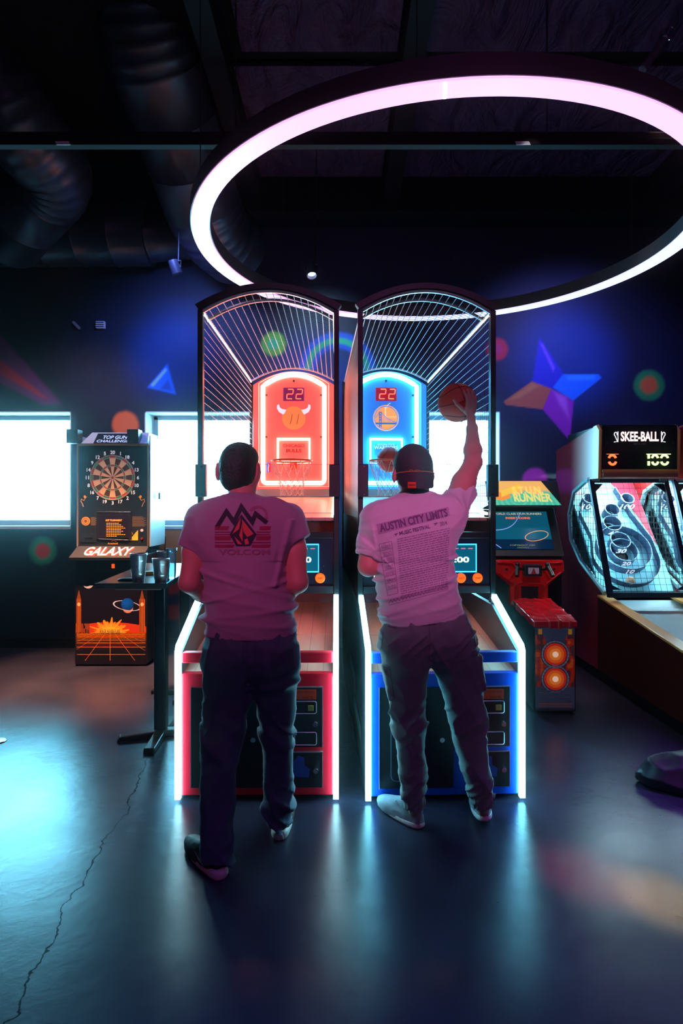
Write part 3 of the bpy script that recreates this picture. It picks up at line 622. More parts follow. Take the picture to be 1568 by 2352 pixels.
def hoops(kind, label, loc, rz, W, xb):
    red = kind == 'red'; w = W / 2
    t = thing('basketball_machine', label, 'arcade machine', loc, rz)
    paint = mat('red_cabinet_paint', (0.78, 0.008, 0.03), 0.28) if red else mat('blue_cabinet_paint', (0.002, 0.075, 0.62), 0.28)
    board = mat('red_backlit_acrylic', (0.9, 0.08, 0.07), 0.25, emit=(1.0, 0.13, 0.11), es=0.7) if red else mat('blue_backlit_acrylic', (0.03, 0.25, 0.85), 0.25, emit=(0.03, 0.22, 0.95), es=0.6)
    neon = mat('red_white_neon', (1, 0.8, 0.7), 0.4, emit=(1.0, 0.34, 0.24), es=15.0) if red else mat('cyan_white_neon', (0.7, 1, 1), 0.4, emit=(0.14, 0.75, 1.0), es=15.0)
    D = 2.80                                   # depth of the whole machine
    CY = 0.54                                  # plane of the cage front
    # lower cabinet
    c = MB(); wi = w - 0.035
    c.bb(-wi, wi, 0.0, 0.05, 0.03, 0.678).bb(-wi, wi, 0.05, D - 0.1, 0.03, 0.10)
    c.build('front_panel', paint, t, bevel=0.004)
    prof = [(0.0, 0.035), (0.0, 0.785), (0.48, 0.965), (D, 0.965), (D, 0.035)]
    for s, nm in ((-1, 'side_panel'), (1, 'side_panel')):
        x0, x1 = sorted((s * (w - 0.035), s * (w - 0.005))); MB().yz([(y + 0.012, z) for y, z in prof], x0, x1).build(nm, mat('side_panel_laminate', (0.03, 0.035, 0.045), 0.35), t, bevel=0.003)
        if s < 0 and not red:
            lb_ = MB().bb(x0 - 0.002, x0, 0.85, 1.45, 0.31, 0.45).build('warning_label', mat('label_pale_teal', (0.30, 0.45, 0.45), 0.5), t); MB().bb(x0 - 0.003, x0 - 0.001, 0.9, 1.4, 0.33, 0.352).build('label_stripe', mat('label_stripe_red', (0.5, 0.05, 0.08), 0.5), lb_)
            MB().bb(x0 - 0.002, x0, 0.35, 0.95, 0.20, 0.27).build('warning_label', mat('label_pale_teal'), t)
        x = s * (w - 0.018)
        pth = [(x, -0.014, 0.02), (x, -0.014, 0.805), (x, 0.0, 0.822), (x, CY - 0.04, 1.015)]
        lab(MB().tube([Vector(p) for p in pth], 0.020, 4, square=True).build('neon_tube', TUBE[kind], t), 'glowing white-cyan light tube')
    c = MB().bb(-wi, wi, -0.004, 0.05, 0.736, 0.792); c.build('front_rail', paint, t, bevel=0.006)
    # decks
    dk = lambda y: 0.672 + 0.145 * y
    MB().prism([(-wi, 0.05, dk(0.05)), (wi, 0.05, dk(0.05)), (wi, CY + 0.06, dk(CY + 0.06)), (-wi, CY + 0.06, dk(CY + 0.06))], (0, 0, -0.02)).build('ball_ramp', WOOD, t)
    MB().bb(-wi, wi, -0.002, 0.05, 0.665, 0.679).build('ramp_lip', paint, t)
    y1 = 1.28; MB().prism([(-wi, CY + 0.066, dk(CY + 0.066)), (wi, CY + 0.066, dk(CY + 0.066)), (wi, y1, dk(y1)), (-wi, y1, dk(y1))], (0, 0, -0.02)).build('ball_ramp', WOOD, t)
    MB().bb(-wi, wi, y1, y1 + 0.02, 0.1, 1.45).build('rear_bulkhead', mat('bulkhead_red_brown', (0.25, 0.05, 0.06), 0.5) if red else mat('bulkhead_violet', (0.16, 0.07, 0.16), 0.5), t)
    up = lambda y: 1.50 + 0.073 * (y - CY - 0.05)
    MB().prism([(-wi, CY + 0.06, up(CY + 0.06)), (wi, CY + 0.06, up(CY + 0.06)), (wi, D - 0.03, up(D)), (-wi, D - 0.03, up(D))], (0, 0, -0.02)).build('playfield_deck', WOOD, t)
    # doors on the front
    def rr(b, x0, x1, z0, z1, y, r, rad=0.02, closed=True):
        P = []
        for cx, cz, a0 in ((x1 - rad, z1 - rad, 0), (x0 + rad, z1 - rad, PI / 2), (x0 + rad, z0 + rad, PI), (x1 - rad, z0 + rad, 1.5 * PI)):
            P += [(cx + rad * math.cos(a0 + k * PI / 8), y, cz + rad * math.sin(a0 + k * PI / 8)) for k in range(5)]
        b.tube(P, r, 6, closed=closed); return b
    EDGE = mat('door_edge_steel', (0.5, 0.5, 0.6), 0.3, 0.8)
    d = MB().bb(-0.35, 0.045, -0.012, 0.0, 0.075, 0.608).build('access_door', SATIN, t, bevel=0.003)
    MB().bb(-0.354, -0.350, -0.013, 0.0, 0.073, 0.61).build('door_edge', EDGE, d)
    rr(MB(), -0.29, -0.125, 0.115, 0.52, -0.013, 0.0035, 0.03).build('handle_recess', mat('recess_line', (0.25, 0.22, 0.35), 0.3, 0.7), d, smooth=True)
    lk = MB().lathe([(0.013, -0.03), (0.013, -0.012)], (-0.02, 0, 0.335), 20, 'Y').build('door_lock', LOCK, d, smooth=True)
    MB().lathe([(0.004, -0.016), (0.004, -0.011)], (-0.14, 0, 0.53), 12, 'Y').build('screw', LOCK, d)
    cd = MB().bb(0.125, 0.345, -0.012, 0.0, 0.29, 0.608).build('coin_door', SATIN, t, bevel=0.003)
    MB().bb(0.345, 0.349, -0.013, 0.0, 0.288, 0.61).bb(0.125, 0.349, -0.013, 0.0, 0.608, 0.612).build('door_edge', EDGE, cd)
    st = MB().bb(0.205, 0.315, -0.0145, -0.012, 0.545, 0.598).build('price_sticker', mat('red_sticker', (0.75, 0.07, 0.02), 0.5), cd)
    tx = MB()
    text_at(tx, 'PRICE PER PLAY', Vector((0.26, -0.0165, 0.585)), 0.09, 0.011); text_at(tx, '1 GAME', Vector((0.26, -0.0165, 0.556)), 0.08, 0.013); tx.build('sticker_text', mat('sticker_print', (0.08, 0.01, 0.01), 0.6), cd)
    rr(MB(), 0.20, 0.315, 0.47, 0.535, -0.014, 0.0028, 0.01).build('coin_bezel', EDGE, cd, smooth=True)
    MB().bb(0.27, 0.30, -0.02, -0.012, 0.485, 0.515).build('coin_slot', mat('brass', (0.6, 0.45, 0.15), 0.35, 0.8), cd, bevel=0.002)
    rr(MB(), 0.20, 0.315, 0.303, 0.37, -0.014, 0.0028, 0.01).build('coin_return', EDGE, cd, smooth=True)
    MB().lathe([(0.013, -0.03), (0.013, -0.012)], (0.31, 0, 0.415), 20, 'Y').build('door_lock', LOCK, cd, smooth=True)
    ld = MB().bb(0.125, 0.345, -0.012, 0.0, 0.075, 0.262).build('cash_door', SATIN, t, bevel=0.003)
    MB().bb(0.345, 0.349, -0.013, 0.0, 0.073, 0.264).bb(0.125, 0.349, -0.013, 0.0, 0.262, 0.266).build('door_edge', EDGE, ld)
    MB().lathe([(0.013, -0.03), (0.013, -0.012)], (0.312, 0, 0.17), 20, 'Y').build('door_lock', LOCK, ld, smooth=True)
    bl = MB().xz([(0.18, 0.20), (0.22, 0.245), (0.25, 0.235), (0.252, 0.19), (0.28, 0.175), (0.275, 0.13), (0.19, 0.135)], -0.0145, -0.012).build('sticker', mat('blue_sticker', (0.02, 0.06, 0.35), 0.5), ld)
    # cage posts, console, brackets
    for s in (-1, 1):
        x = s * (w - 0.016); MB().bb(x - 0.016, x + 0.016, CY - 0.025, CY + 0.025, 0.97, 2.79).build('corner_post', BLACK, t, bevel=0.003)
        MB().bb(x - 0.016, x + 0.016, D - 0.05, D, 0.97, 2.79).build('rear_post', BLACK, t, bevel=0.003)
        lb = MB().bb(x - 0.02 if s < 0 else x - 0.045, x + 0.045 if s < 0 else x + 0.02, CY - 0.07, CY - 0.02, 1.63, 1.83).build('shield_bracket', SATIN, t, bevel=0.004)
        MB().lathe([(0.005, CY - 0.075), (0.005, CY - 0.07)], (x + s * -0.02, 0, 1.815), 10, 'Y').lathe([(0.005, CY - 0.075), (0.005, CY - 0.07)], (x + s * -0.02, 0, 1.645), 10, 'Y').build('bolt', CHROME, lb)
    MB().bb(-wi, wi, CY - 0.01, CY + 0.05, 1.372, 1.412).build('console_top_bar', SATIN, t, bevel=0.003)
    MB().bb(-wi, wi, CY - 0.02, CY + 0.04, 1.032, 1.078).build('console_beam', DARK, t, bevel=0.003)
    MB().bb(-wi + 0.05, wi - 0.05, CY + 0.05, CY + 0.075, 1.035, 1.045).build('deck_fill', mat('deck_fill_' + kind, (1, 1, 1), .4, emit=(1, 0.20, 0.14) if red else (1.0, 0.5, 0.36), es=14.0), t)  # added warm glow strip to light the ramp, hidden under the beam
    con = MB().bb(-wi, wi, CY, CY + 0.05, 1.078, 1.372).build('control_console', mat('console_laminate', (0.006, 0.012, 0.03), 0.3), t)
    fx = 0.31
    sc_ = MB().bb(0.06, fx - 0.003, CY - 0.006, CY, 1.165, 1.335).build('score_display', SCRB, con)
    MB().tube([(0.06, CY - 0.008, 1.165), (fx, CY - 0.008, 1.165), (fx, CY - 0.008, 1.335), (0.06, CY - 0.008, 1.335)], 0.006, 4, closed=True, square=True).build('display_frame', CYANL, con)
    dg = MB(); text_at(dg, '00:00', Vector((0.18, CY - 0.009, 1.24)), 0.17, 0.035, 0.02); dg.build('display_digits', DIGW, sc_)
    dr = MB(); [dr.bb(0.08 + k * 0.045, 0.108 + k * 0.045, CY - 0.009, CY - 0.006, 1.307, 1.311) for k in range(5)]; dr.build('display_labels', mat('display_red', (1, 0.1, 0.1), 0.4, emit=(1, 0.1, 0.2), es=1.5, sampled=False), sc_)
    for k, (bx, body) in enumerate(((0.32, 'START'), (0.215, 'SELECT'))):
        bt = MB().lathe([(0.031, CY), (0.031, CY - 0.008), (0.026, CY - 0.012), (0.025, CY - 0.02)], (bx, 0, 1.125), 28, 'Y').build('start_button' if k == 0 else 'select_button', AMBER, con, smooth=True)
        q = MB(); text_at(q, body, Vector((bx, CY - 0.022, 1.125)), 0.036, 0.013, 0.01); q.build('button_lettering', SEAM, bt)
    q = MB(); text_at(q, 'NBA HOOPS' if red else 'HOOPS', Vector((-0.25, CY - 0.004, 1.125)), 0.16, 0.04, 0.02); q.build('console_lettering', mat('console_white_print', (0.9, 0.85, 0.85), 0.4, emit=(1, 0.8, 0.8), es=0.8, sampled=False), con)
    q = MB(); text_at(q, 'LAST SCORE', Vector((-0.25, CY - 0.004, 1.19)), 0.16, 0.02, 0.01); q.build('console_lettering', mat('console_grey_print', (0.3, 0.5, 0.6), 0.4), con)
    for sx in (-1, 1):
        for zz in (1.355, 1.20): MB().lathe([(0.004, CY - 0.004), (0.004, CY)], (sx * (wi - 0.06), 0, zz), 10, 'Y').build('console_screw', CHROME, con)
    MB().bb(-wi - 0.01, wi + 0.01, CY - 0.05, CY - 0.044, 1.635, 1.83).build('deflector_shield', CLEAR, t)
    MB().bb(-wi, wi, CY - 0.004, CY + 0.002, 1.412, 1.53).build('deflector_shield', CLEAR, t)
    for yy, za in ((CY - 0.047, 1.83), (CY - 0.047, 1.635), (CY, 1.53)): MB().tube([(-wi, yy, za), (wi, yy, za)], 0.0015, 4).build('shield_edge', mat('polished_edge', (0.9, 0.7, 0.75), 0.2), t)
    # cage mesh: arched roof and two side meshes
    NA = 18; ZE, RISE = 2.775, 0.135
    def arch(u, grow=0.0): return Vector((u * (w - 0.02 + grow), 0, ZE + grow + RISE * (1 - u * u) * (1.0)))
    us = np.linspace(-1, 1, NA + 2)
    m = MB(); y0, yB = CY, D - 0.12
    for u in us[1:-1]: p = arch(u); m.tube([(p.x, y0, p.z), (p.x, yB, p.z)], 0.0024, 4)
    m.mi = 1
    for y in np.linspace(y0 + 0.03, yB, 50): m.tube([arch(u) + Vector((0, y, 0.004)) for u in np.linspace(-1, 1, 15)], 0.0012, 4)
    m.build('roof_mesh', [WIRE, WIREB], t)
    for y, rr_ in ((CY, 0.014), (CY + 0.17, 0.011), (yB, 0.009)):
        MB().tube([arch(u, 0.004) + Vector((0, y, 0)) for u in np.linspace(-1, 1, 33)], rr_, 6).build('roof_arch', mat('arch_tube_silver', (0.7, 0.66, 0.68), 0.35, 0.6), t, smooth=True)
    MB().prism([arch(u, 0.012) + Vector((0, CY - 0.028, 0)) for u in np.linspace(-1, 1, 33)] + [arch(u, 0.035) + Vector((0, CY - 0.028, 0.01)) for u in np.linspace(1, -1, 33)], (0, 0.05, 0)).build('roof_hood', BLACK, t)
    for s in (-1, 1):
        x = s * (w - 0.022); m = MB()
        if not (not red and s < 0):
            for z in np.arange(1.50, ZE - 0.01, 0.052): m.tube([(x, CY, z), (x, D - 0.05, z)], 0.0022, 4)
            m.mi = 1
            for y in np.linspace(CY + 0.04, D - 0.06, 50): m.tube([(x + s * 0.004, y, 1.47), (x + s * 0.004, y, ZE)], 0.0014, 4)
            m.build('side_mesh', [WIRE, WIREB], t)
        else:
            q = MB(); q.yz([(CY, 2.76), (D - 0.3, 2.76), (D - 0.02, 2.45), (D - 0.02, 1.0), (CY, 1.0)], x - 0.006, x + 0.0)
            q.build('side_banner', mat('side_banner_vinyl', (0.10, 0.05, 0.07), 0.45, bump=(30, 0.6, 0.01)), t)
        MB().tube([(x - s * 0.012, CY + 0.02, ZE - 0.006), (x - s * 0.012, D - 0.16, ZE - 0.006)], 0.0045, 4, square=True).build('light_strip', STRIP, t)
        MB().tube([(x - s * 0.004, CY + 0.01, ZE + 0.02), (x - s * 0.004, D - 0.1, ZE + 0.02)], 0.008, 6).build('roof_rail', mat('arch_tube_silver'), t)
        MB().tube([(x - s * 0.016, CY + 0.05, 1.525), (x - s * 0.016, D - 0.1, up(D) + 0.03)], 0.011, 4, square=True).build('light_strip', STRIP, t)
        MB().bb(x - 0.01, x + 0.01, CY, D - 0.02, 1.0, 1.50).build('side_skirt', BLACK, t)
    MB().bb(-w + 0.02, w - 0.02, D - 0.02, D, 0.1, 1.75).build('rear_panel', mat('rear_panel_pale', (0.55, 0.5, 0.6), 0.4), t)
    # backboard
    by = D - 0.06
    us2 = np.linspace(-1, 1, 25); bw = xb
    bb_ = MB(); bb_.prism([(bw * u, by, 2.76 + RISE * (1 - u * u)) for u in us2] + [(bw, by, 1.735), (-bw, by, 1.735)], (0, 0.03, 0)); bo = bb_.build('backboard', board, t)
    nw = bw - 0.10
    P = [(nw * u, by - 0.02, 2.745 + 0.112 * (1 - u * u)) for u in np.linspace(-1, 1, 21)]
    P += [(nw, by - 0.02, 1.83)] + [(nw - 0.035 + 0.035 * math.cos(a), by - 0.02, 1.83 + 0.035 * math.sin(a)) for a in (-0.4, -0.8, -1.2)] + [(nw - 0.035, by - 0.02, 1.795), (-nw + 0.035, by - 0.02, 1.795)] + [(-nw + 0.035 - 0.035 * math.cos(a), by - 0.02, 1.83 + 0.035 * math.sin(a)) for a in (-1.2, -0.8, -0.4)] + [(-nw, by - 0.02, 1.83)]
    MB().tube(P, 0.023, 6, closed=True).build('neon_outline', neon, bo, smooth=True)
    line = mat('pink_trim_line', (1, 0.5, 0.45), 0.4, emit=(1, 0.25, 0.2), es=0.9) if red else mat('aqua_trim_line', (0.3, 0.9, 1), 0.4, emit=(0.1, 0.75, 1), es=0.9)
    MB().tube([((nw + 0.045) * u, by - 0.004, 2.775 + 0.115 * (1 - u * u)) for u in np.linspace(-1, 1, 21)] + [(nw + 0.045, by - 0.004, 1.76), (-nw - 0.045, by - 0.004, 1.76)], 0.004, 4, closed=True).build('trim_line', line, bo)
    MB().tube([(-0.155, by - 0.02, 2.0), (-0.155, by - 0.02, 2.225), (0.155, by - 0.02, 2.225), (0.155, by - 0.02, 2.0)], 0.019, 4, closed=True, square=True).build('target_square_neon', neon, bo)
    tq = MB(); tcol = mat('bulls_lettering', (0.35, 0.03, 0.02), 0.5) if red else mat('warriors_lettering', (0.8, 0.9, 1), 0.5, emit=(0.6, 0.8, 1), es=0.6, sampled=False)
    if red: text_at(tq, 'CHICAGO', Vector((0, by - 0.004, 2.165)), 0.215, 0.034, 0.03); text_at(tq, 'BULLS', Vector((0, by - 0.004, 2.115)), 0.15, 0.034, 0.03)
    else: text_at(tq, 'GOLDEN STATE', Vector((0, by - 0.004, 2.175)), 0.17, 0.017, 0.0); text_at(tq, 'WARRIORS', Vector((0, by - 0.004, 2.145)), 0.235, 0.036, 0.02)
    tq.build('team_lettering', tcol, bo)
    sb = MB().bb(-0.105, 0.105, by - 0.02, by, 2.60, 2.735).build('score_box', mat('score_box_violet', (0.12, 0.02, 0.12), 0.3, emit=(0.3, 0.01, 0.12), es=0.5) if red else mat('score_box_red', (0.25, 0.01, 0.03), 0.3, emit=(0.5, 0.005, 0.02), es=0.6), bo, bevel=0.01)
    seven(MB(), '22', (0.01, by - 0.026, 2.667), 0.092, 0.055, 0.0048, 0.035).build('score_digits', mat('led_orange', (1, 0.3, 0.1), 0.4, emit=(1, 0.10, 0.04), es=1.8, sampled=False), sb)
    # team mark
    lz = 2.435
    if red:
        lg = MB().disc((0, by - 0.003, lz), 0.115, 40); lo = lg.build('team_emblem', mat('emblem_orange', (0.85, 0.2, 0.05), 0.4, emit=(1, 0.25, 0.08), es=0.7, sampled=False), bo); lab(lo, 'orange ball emblem with white horns')
        q = MB(); [q.tube([(sx + (0.02 * math.sin(k / 4)), by - 0.006, lz - 0.06 + 0.02 * k) for k in range(6)], 0.003, 4) for sx in (-0.035, 0.03)]; q.build('emblem_line', mat('emblem_dark', (0.2, 0.02, 0.02), 0.5), lo)
        for s in (-1, 1):
            pts = [(0.075, 0.08), (0.115, 0.088), (0.138, 0.105), (0.145, 0.135), (0.163, 0.125), (0.165, 0.095), (0.145, 0.06), (0.105, 0.035), (0.09, 0.05)]
            P_ = [(s * (a + 0.0), by - 0.006, lz + bz) for a, bz in pts]; MB().prism(P_, (0, 0.003, 0)).build('emblem_horn', mat('emblem_white', (1, 0.9, 1), 0.4, emit=(1, 0.75, 0.95), es=0.8, sampled=False), lo)
    else:
        G = mat('emblem_gold', (1, 0.5, 0.15), 0.4, emit=(1, 0.36, 0.12), es=0.85, sampled=False); Bm = mat('emblem_blue', (0.05, 0.2, 0.7), 0.4, emit=(0.03, 0.16, 0.6), es=0.6, sampled=False)
        lo = MB().disc((0, by - 0.003, lz), 0.128, 48).build('team_emblem', G, bo); lab(lo, 'round gold emblem with a blue suspension bridge')
        q = MB(); q.tube([(0.115 * math.cos(a), by - 0.005, lz + 0.115 * math.sin(a)) for a in np.linspace(0, 2 * PI, 49)[:-1]], 0.004, 4, closed=True)
        q.bb(-0.108, 0.108, by - 0.007, by - 0.004, lz - 0.062, lz - 0.046)
        for xx in (-0.066, -0.048): q.bb(xx - 0.004, xx + 0.004, by - 0.007, by - 0.004, lz - 0.095, lz + 0.062)
        for zz in (0.055, 0.03, 0.005, -0.02, -0.075): q.bb(-0.068, -0.046, by - 0.007, by - 0.004, lz + zz - 0.004, lz + zz + 0.004)
        cab = lambda x: lz - 0.04 + 0.10 * ((0.108 - x) / 0.16) ** 1.8
        q.tube([(x, by - 0.006, cab(x)) for x in np.linspace(-0.048, 0.105, 12)], 0.003, 4).tube([(x, by - 0.006, lz + 0.055 - 1.5 * (-0.066 - x)) for x in (-0.066, -0.105)], 0.003, 4)
        for x in np.linspace(-0.03, 0.08, 9): q.tube([(x, by - 0.006, lz - 0.05), (x, by - 0.006, cab(x))], 0.0012, 4)
        q.build('emblem_bridge', Bm, lo)
        q = MB(); q.tube([(0.115 * math.cos(a) * 0.6 + 0.06, by - 0.005, lz + 0.05 + 0.1 * math.sin(a)) for a in np.linspace(1.8, 3.6, 12)], 0.0022, 4).bb(0.0, 0.1, by - 0.006, by - 0.004, lz + 0.01, lz + 0.014).tube([(-0.01, by - 0.005, lz + 0.11), (0.0, by - 0.005, lz + 0.01)], 0.002, 4); q.build('emblem_ball_lines', mat('emblem_pale', (1, .8, .6), .4, emit=(1, .6, .35), es=.9, sampled=False), lo)
    for X_, Z_ in ((-0.27, 2.66), (0.27, 2.66), (-0.27, 2.25), (0.27, 2.25), (0, 2.80)): MB().lathe([(0.010, by - 0.012), (0.011, by)], (X_, 0, Z_), 12, 'Y').build('standoff_bolt', mat('bolt_dark', (0.05, 0.05, 0.07), 0.4, 0.5), bo)
    q = MB().bb(-0.27, -0.225, by - 0.004, by, 1.90, 2.0).build('league_badge', mat('badge_blue', (0.02, 0.12, 0.6), .4, emit=(0.02, 0.12, 0.6), es=.4, sampled=False), bo, bevel=0.006)
    MB().bb(-0.247, -0.227, by - 0.0055, by - 0.0035, 1.905, 1.995).build('badge_half', mat('badge_red', (0.8, 0.05, 0.08), .4), q)
    q2 = MB(); q2.tube([(-0.247, by - 0.006, 1.91), (-0.25, by - 0.006, 1.94), (-0.243, by - 0.006, 1.965), (-0.25, by - 0.006, 1.985)], 0.0045, 5); q2.build('badge_figure', WHITEP, q)
    MB().bb(-bw, bw, by - 0.02, by + 0.02, 1.67, 1.73).build('board_base', mat('board_base_grey', (0.3, 0.32, 0.42), 0.4), t)
    # hoop and net
    hy, hz, hr = by - 0.27, 1.995, 0.19
    h = MB().tube([(hr * math.cos(a), hy + hr * math.sin(a), hz) for a in np.linspace(0, 2 * PI, 41)[:-1]], 0.009, 8, closed=True).build('hoop', RIM, t, smooth=True)
    MB().bb(-0.035, 0.035, hy + hr - 0.01, by, hz - 0.008, hz + 0.008).bb(-0.035, 0.035, by - 0.03, by, hz - 0.07, hz + 0.02).build('hoop_bracket', RIM, h, bevel=0.003)
    nt_ = MB(); K = 12; prof = [(hr, hz), (hr * 0.80, hz - 0.13), (hr * 0.66, hz - 0.19), (hr * 0.58, hz - 0.235), (hr * 0.56, hz - 0.28), (hr * 0.57, hz - 0.325)]
    for i in range(len(prof) - 1):
        (ra, za), (rb, zb) = prof[i], prof[i + 1]
        for k in range(K):
            for s in (-1, 1):
                a0 = 2 * PI * (k + 0.5 * (i % 2)) / K; a1 = a0 + s * PI / K
                q = [(ra + (rb - ra) * u, a0 + (a1 - a0) * u, za + (zb - za) * u - 0.006 * math.sin(PI * u)) for u in (0, 0.5, 1)]
                nt_.tube([(r_ * math.cos(a), hy + r_ * math.sin(a), z_) for r_, a, z_ in q], 0.0032, 4)
    nt_.build('net', NET, h, smooth=True)
    return t, (hy, hz)

hA, _ = hoops('red', 'red basketball machine with glowing red arched backboard, at the left', (-0.449, 3.256, 0), math.radians(0.42), 0.875, 0.40)
hB, hc = hoops('blue', 'blue basketball machine with glowing cyan arched backboard, at the right', (0.552, 3.256, 0), math.radians(2.4), 0.86, 0.40)
M = hB.matrix_basis
basketball('orange basketball dropping into the hoop of the blue machine', M @ Vector((0, hc[0], hc[1] + 0.01)), 0.118, Euler((0.5, 0.3, 0.2)).to_matrix(), mats=[mat('red_ball_rubber', (0.80, 0.07, 0.04), 0.5, bump=(260, 0.3, 0.001)), SEAM])
# ---------------------------------------------------------------- electronic dart machine
DY = 5.98; DS = F / DY
def dx(x): return (x - 259) / DS
def dz(y): return CAMZ - (y - HY) / DS
t = thing('dart_machine', 'black electronic dart machine with lit dartboard between the windows', 'arcade machine', (wx(784) + (259 - CX) / DS, DY, 0))
SIDE = mat('dart_side_glare', (0.62, 0.66, 0.68), 0.35); DBLK = mat('dart_black_panel', (0.018, 0.02, 0.022), 0.3); BRZ = mat('bronze_trim', (0.45, 0.28, 0.16), 0.35, 0.7)  # side material: window glare put into its pale grey colour
MB().bb(dx(178), dx(342), 0.0, 0.5, dz(1256), dz(1022)).build('upper_cabinet', DBLK, t, bevel=0.006)
for xa in (dx(342), dx(178) - 0.012): MB().bb(xa, xa + 0.012, 0.01, 0.5, dz(1256), dz(1000)).build('side_cheek', SIDE, t, bevel=0.002)
MB().bb(dx(172), dx(338), 0.0, 0.62, 0.02, dz(1272)).build('lower_cabinet', mat('dart_cabinet_black', (0.012, 0.011, 0.014), 0.35), t, bevel=0.006)
for x in (dx(180), dx(340)): MB().bb(x - 0.006, x + 0.006, -0.012, 0.0, dz(1254), dz(1022)).build('edge_trim', BRZ, t, bevel=0.002)
MB().bb(dx(178), dx(342), -0.012, 0, dz(1024), dz(1019)).build('edge_trim', BRZ, t)
# header sign
hd = MB().prism([(dx(183), 0.02, dz(1018)), (dx(336), 0.02, dz(1018)), (dx(330), 0.16, dz(989)), (dx(196), 0.16, dz(989))], (0, 0.3, 0)).build('header_box', SIDE, t, bevel=0.004)
sg = MB().prism([(dx(213), 0.012, dz(1018)), (dx(296), 0.012, dz(1018)), (dx(296), 0.13, dz(992)), (dx(213), 0.13, dz(992))], (0, 0.01, 0)).build('header_sign', mat('header_sign_black', (0.015, 0.015, 0.03), 0.3), hd)
Rh = Matrix.Rotation(-math.atan2(0.118, dz(992) - dz(1018)), 3, 'X'); DTX = mat('header_letters', (0.7, 0.8, 0.95), 0.4, emit=(0.5, 0.65, 0.95), es=0.6, sampled=False)
q = MB(); text_at(q, 'TOP GUN', Vector((dx(257), 0.082, dz(1003) + 0.004)), 0.24, 0.055, 0.02, Rh); text_at(q, 'CHALLENGE', Vector((dx(256), 0.035, dz(1013) + 0.004)), 0.32, 0.042, 0.02, Rh); q.build('header_lettering', DTX, hd)
for x0, x1 in ((154, 180), (293, 319)): MB().bb(dx(x0), dx(x1), -0.02, 0.10, dz(1018), dz(986)).build('sensor_box', DBLK, t, bevel=0.003)
# dartboard
BC = (dx(259), dz(1097)); R0 = 50 / DS
cm = [mat('board_cream', (0.80, 0.52, 0.27), 0.5, emit=(0.9, 0.5, 0.22), es=0.12), mat('board_brown', (0.09, 0.055, 0.03), 0.5), mat('board_red', (0.65, 0.10, 0.05), 0.5), mat('board_green', (0.03, 0.33, 0.14), 0.5), mat('board_wire', (0.75, 0.6, 0.4), 0.5)]
b = MB(); rings_ = [0.075, 0.52, 0.60, 0.90, 1.0]
for k in range(20):
    a0, a1 = PI / 2 - (k - 0.5) * PI / 10, PI / 2 - (k + 0.5) * PI / 10
    for j in range(4):
        b.mi = (0 if k % 2 == 0 else 1) if j in (0, 2) else (2 if k % 2 == 0 else 3)
        A = [a0 + (a1 - a0) * i / 4 for i in range(5)]
        b.prism([(BC[0] + R0 * rings_[j] * math.cos(a), -0.006, BC[1] + R0 * rings_[j] * math.sin(a)) for a in A] + [(BC[0] + R0 * rings_[j + 1] * math.cos(a), -0.006, BC[1] + R0 * rings_[j + 1] * math.sin(a)) for a in A[::-1]], (0, 0.012, 0))
    b.mi = 4; b.tube([(BC[0] + R0 * 0.075 * math.cos(a0), -0.007, BC[1] + R0 * 0.075 * math.sin(a0)), (BC[0] + R0 * math.cos(a0), -0.007, BC[1] + R0 * math.sin(a0))], 0.0015, 4)
b.mi = 4
for r in rings_ + [1.03]: b.tube([(BC[0] + R0 * r * math.cos(a), -0.007, BC[1] + R0 * r * math.sin(a)) for a in np.linspace(0, 2 * PI, 49)[:-1]], 0.0018, 4, closed=True)
b.mi = 2; b.lathe([(R0 * 0.07, -0.008), (R0 * 0.07, 0)], (BC[0], 0, BC[1]), 20, 'Y'); b.mi = 1; b.lathe([(R0 * 0.03, -0.011), (R0 * 0.03, 0)], (BC[0], 0, BC[1]), 16, 'Y')
db = b.build('dartboard', cm, t)
NUMM = mat('number_cream', (0.85, 0.85, 0.8), 0.5, emit=(0.9, 0.9, 0.85), es=0.35, sampled=False)
for k, n in enumerate((20, 1, 18, 4, 13, 6, 10, 15, 2, 17, 3, 19, 7, 16, 8, 11, 14, 9, 12, 5)):
    a = PI / 2 - k * PI / 10; q = MB(); text_at(q, str(n), Vector((BC[0] + R0 * 1.16 * math.cos(a), -0.004, BC[1] + R0 * 1.16 * math.sin(a))), None, 0.036, 0.03); q.build('board_number', NUMM, t)
ORN = mat('orange_print', (0.8, 0.3, 0.03), 0.5, emit=(0.9, 0.28, 0.03), es=0.25, sampled=False)
for s, xc in ((1, 191), (-1, 327)):
    q = MB(); P = [(0, 1158), (2, 1150), (-2, 1145), (-6, 1150), (-5, 1157), (-1, 1160), (-3, 1165)]
    q.tube([(dx(xc + s * a), -0.004, dz(yy)) for a, yy in [(1, 1164), (-2, 1156), (-5, 1152), (-4, 1146), (2, 1150), (6, 1143)]], 0.004, 5).ellipsoid((dx(xc + s * 4), -0.004, dz(1141)), (0.012, 0.004, 0.014), 12, 8).tube([(dx(xc + s * 6), -0.004, dz(1143)), (dx(xc + s * 9), -0.004, dz(1141))], 0.003, 5)
    q.build('thrower_outline', ORN, t)
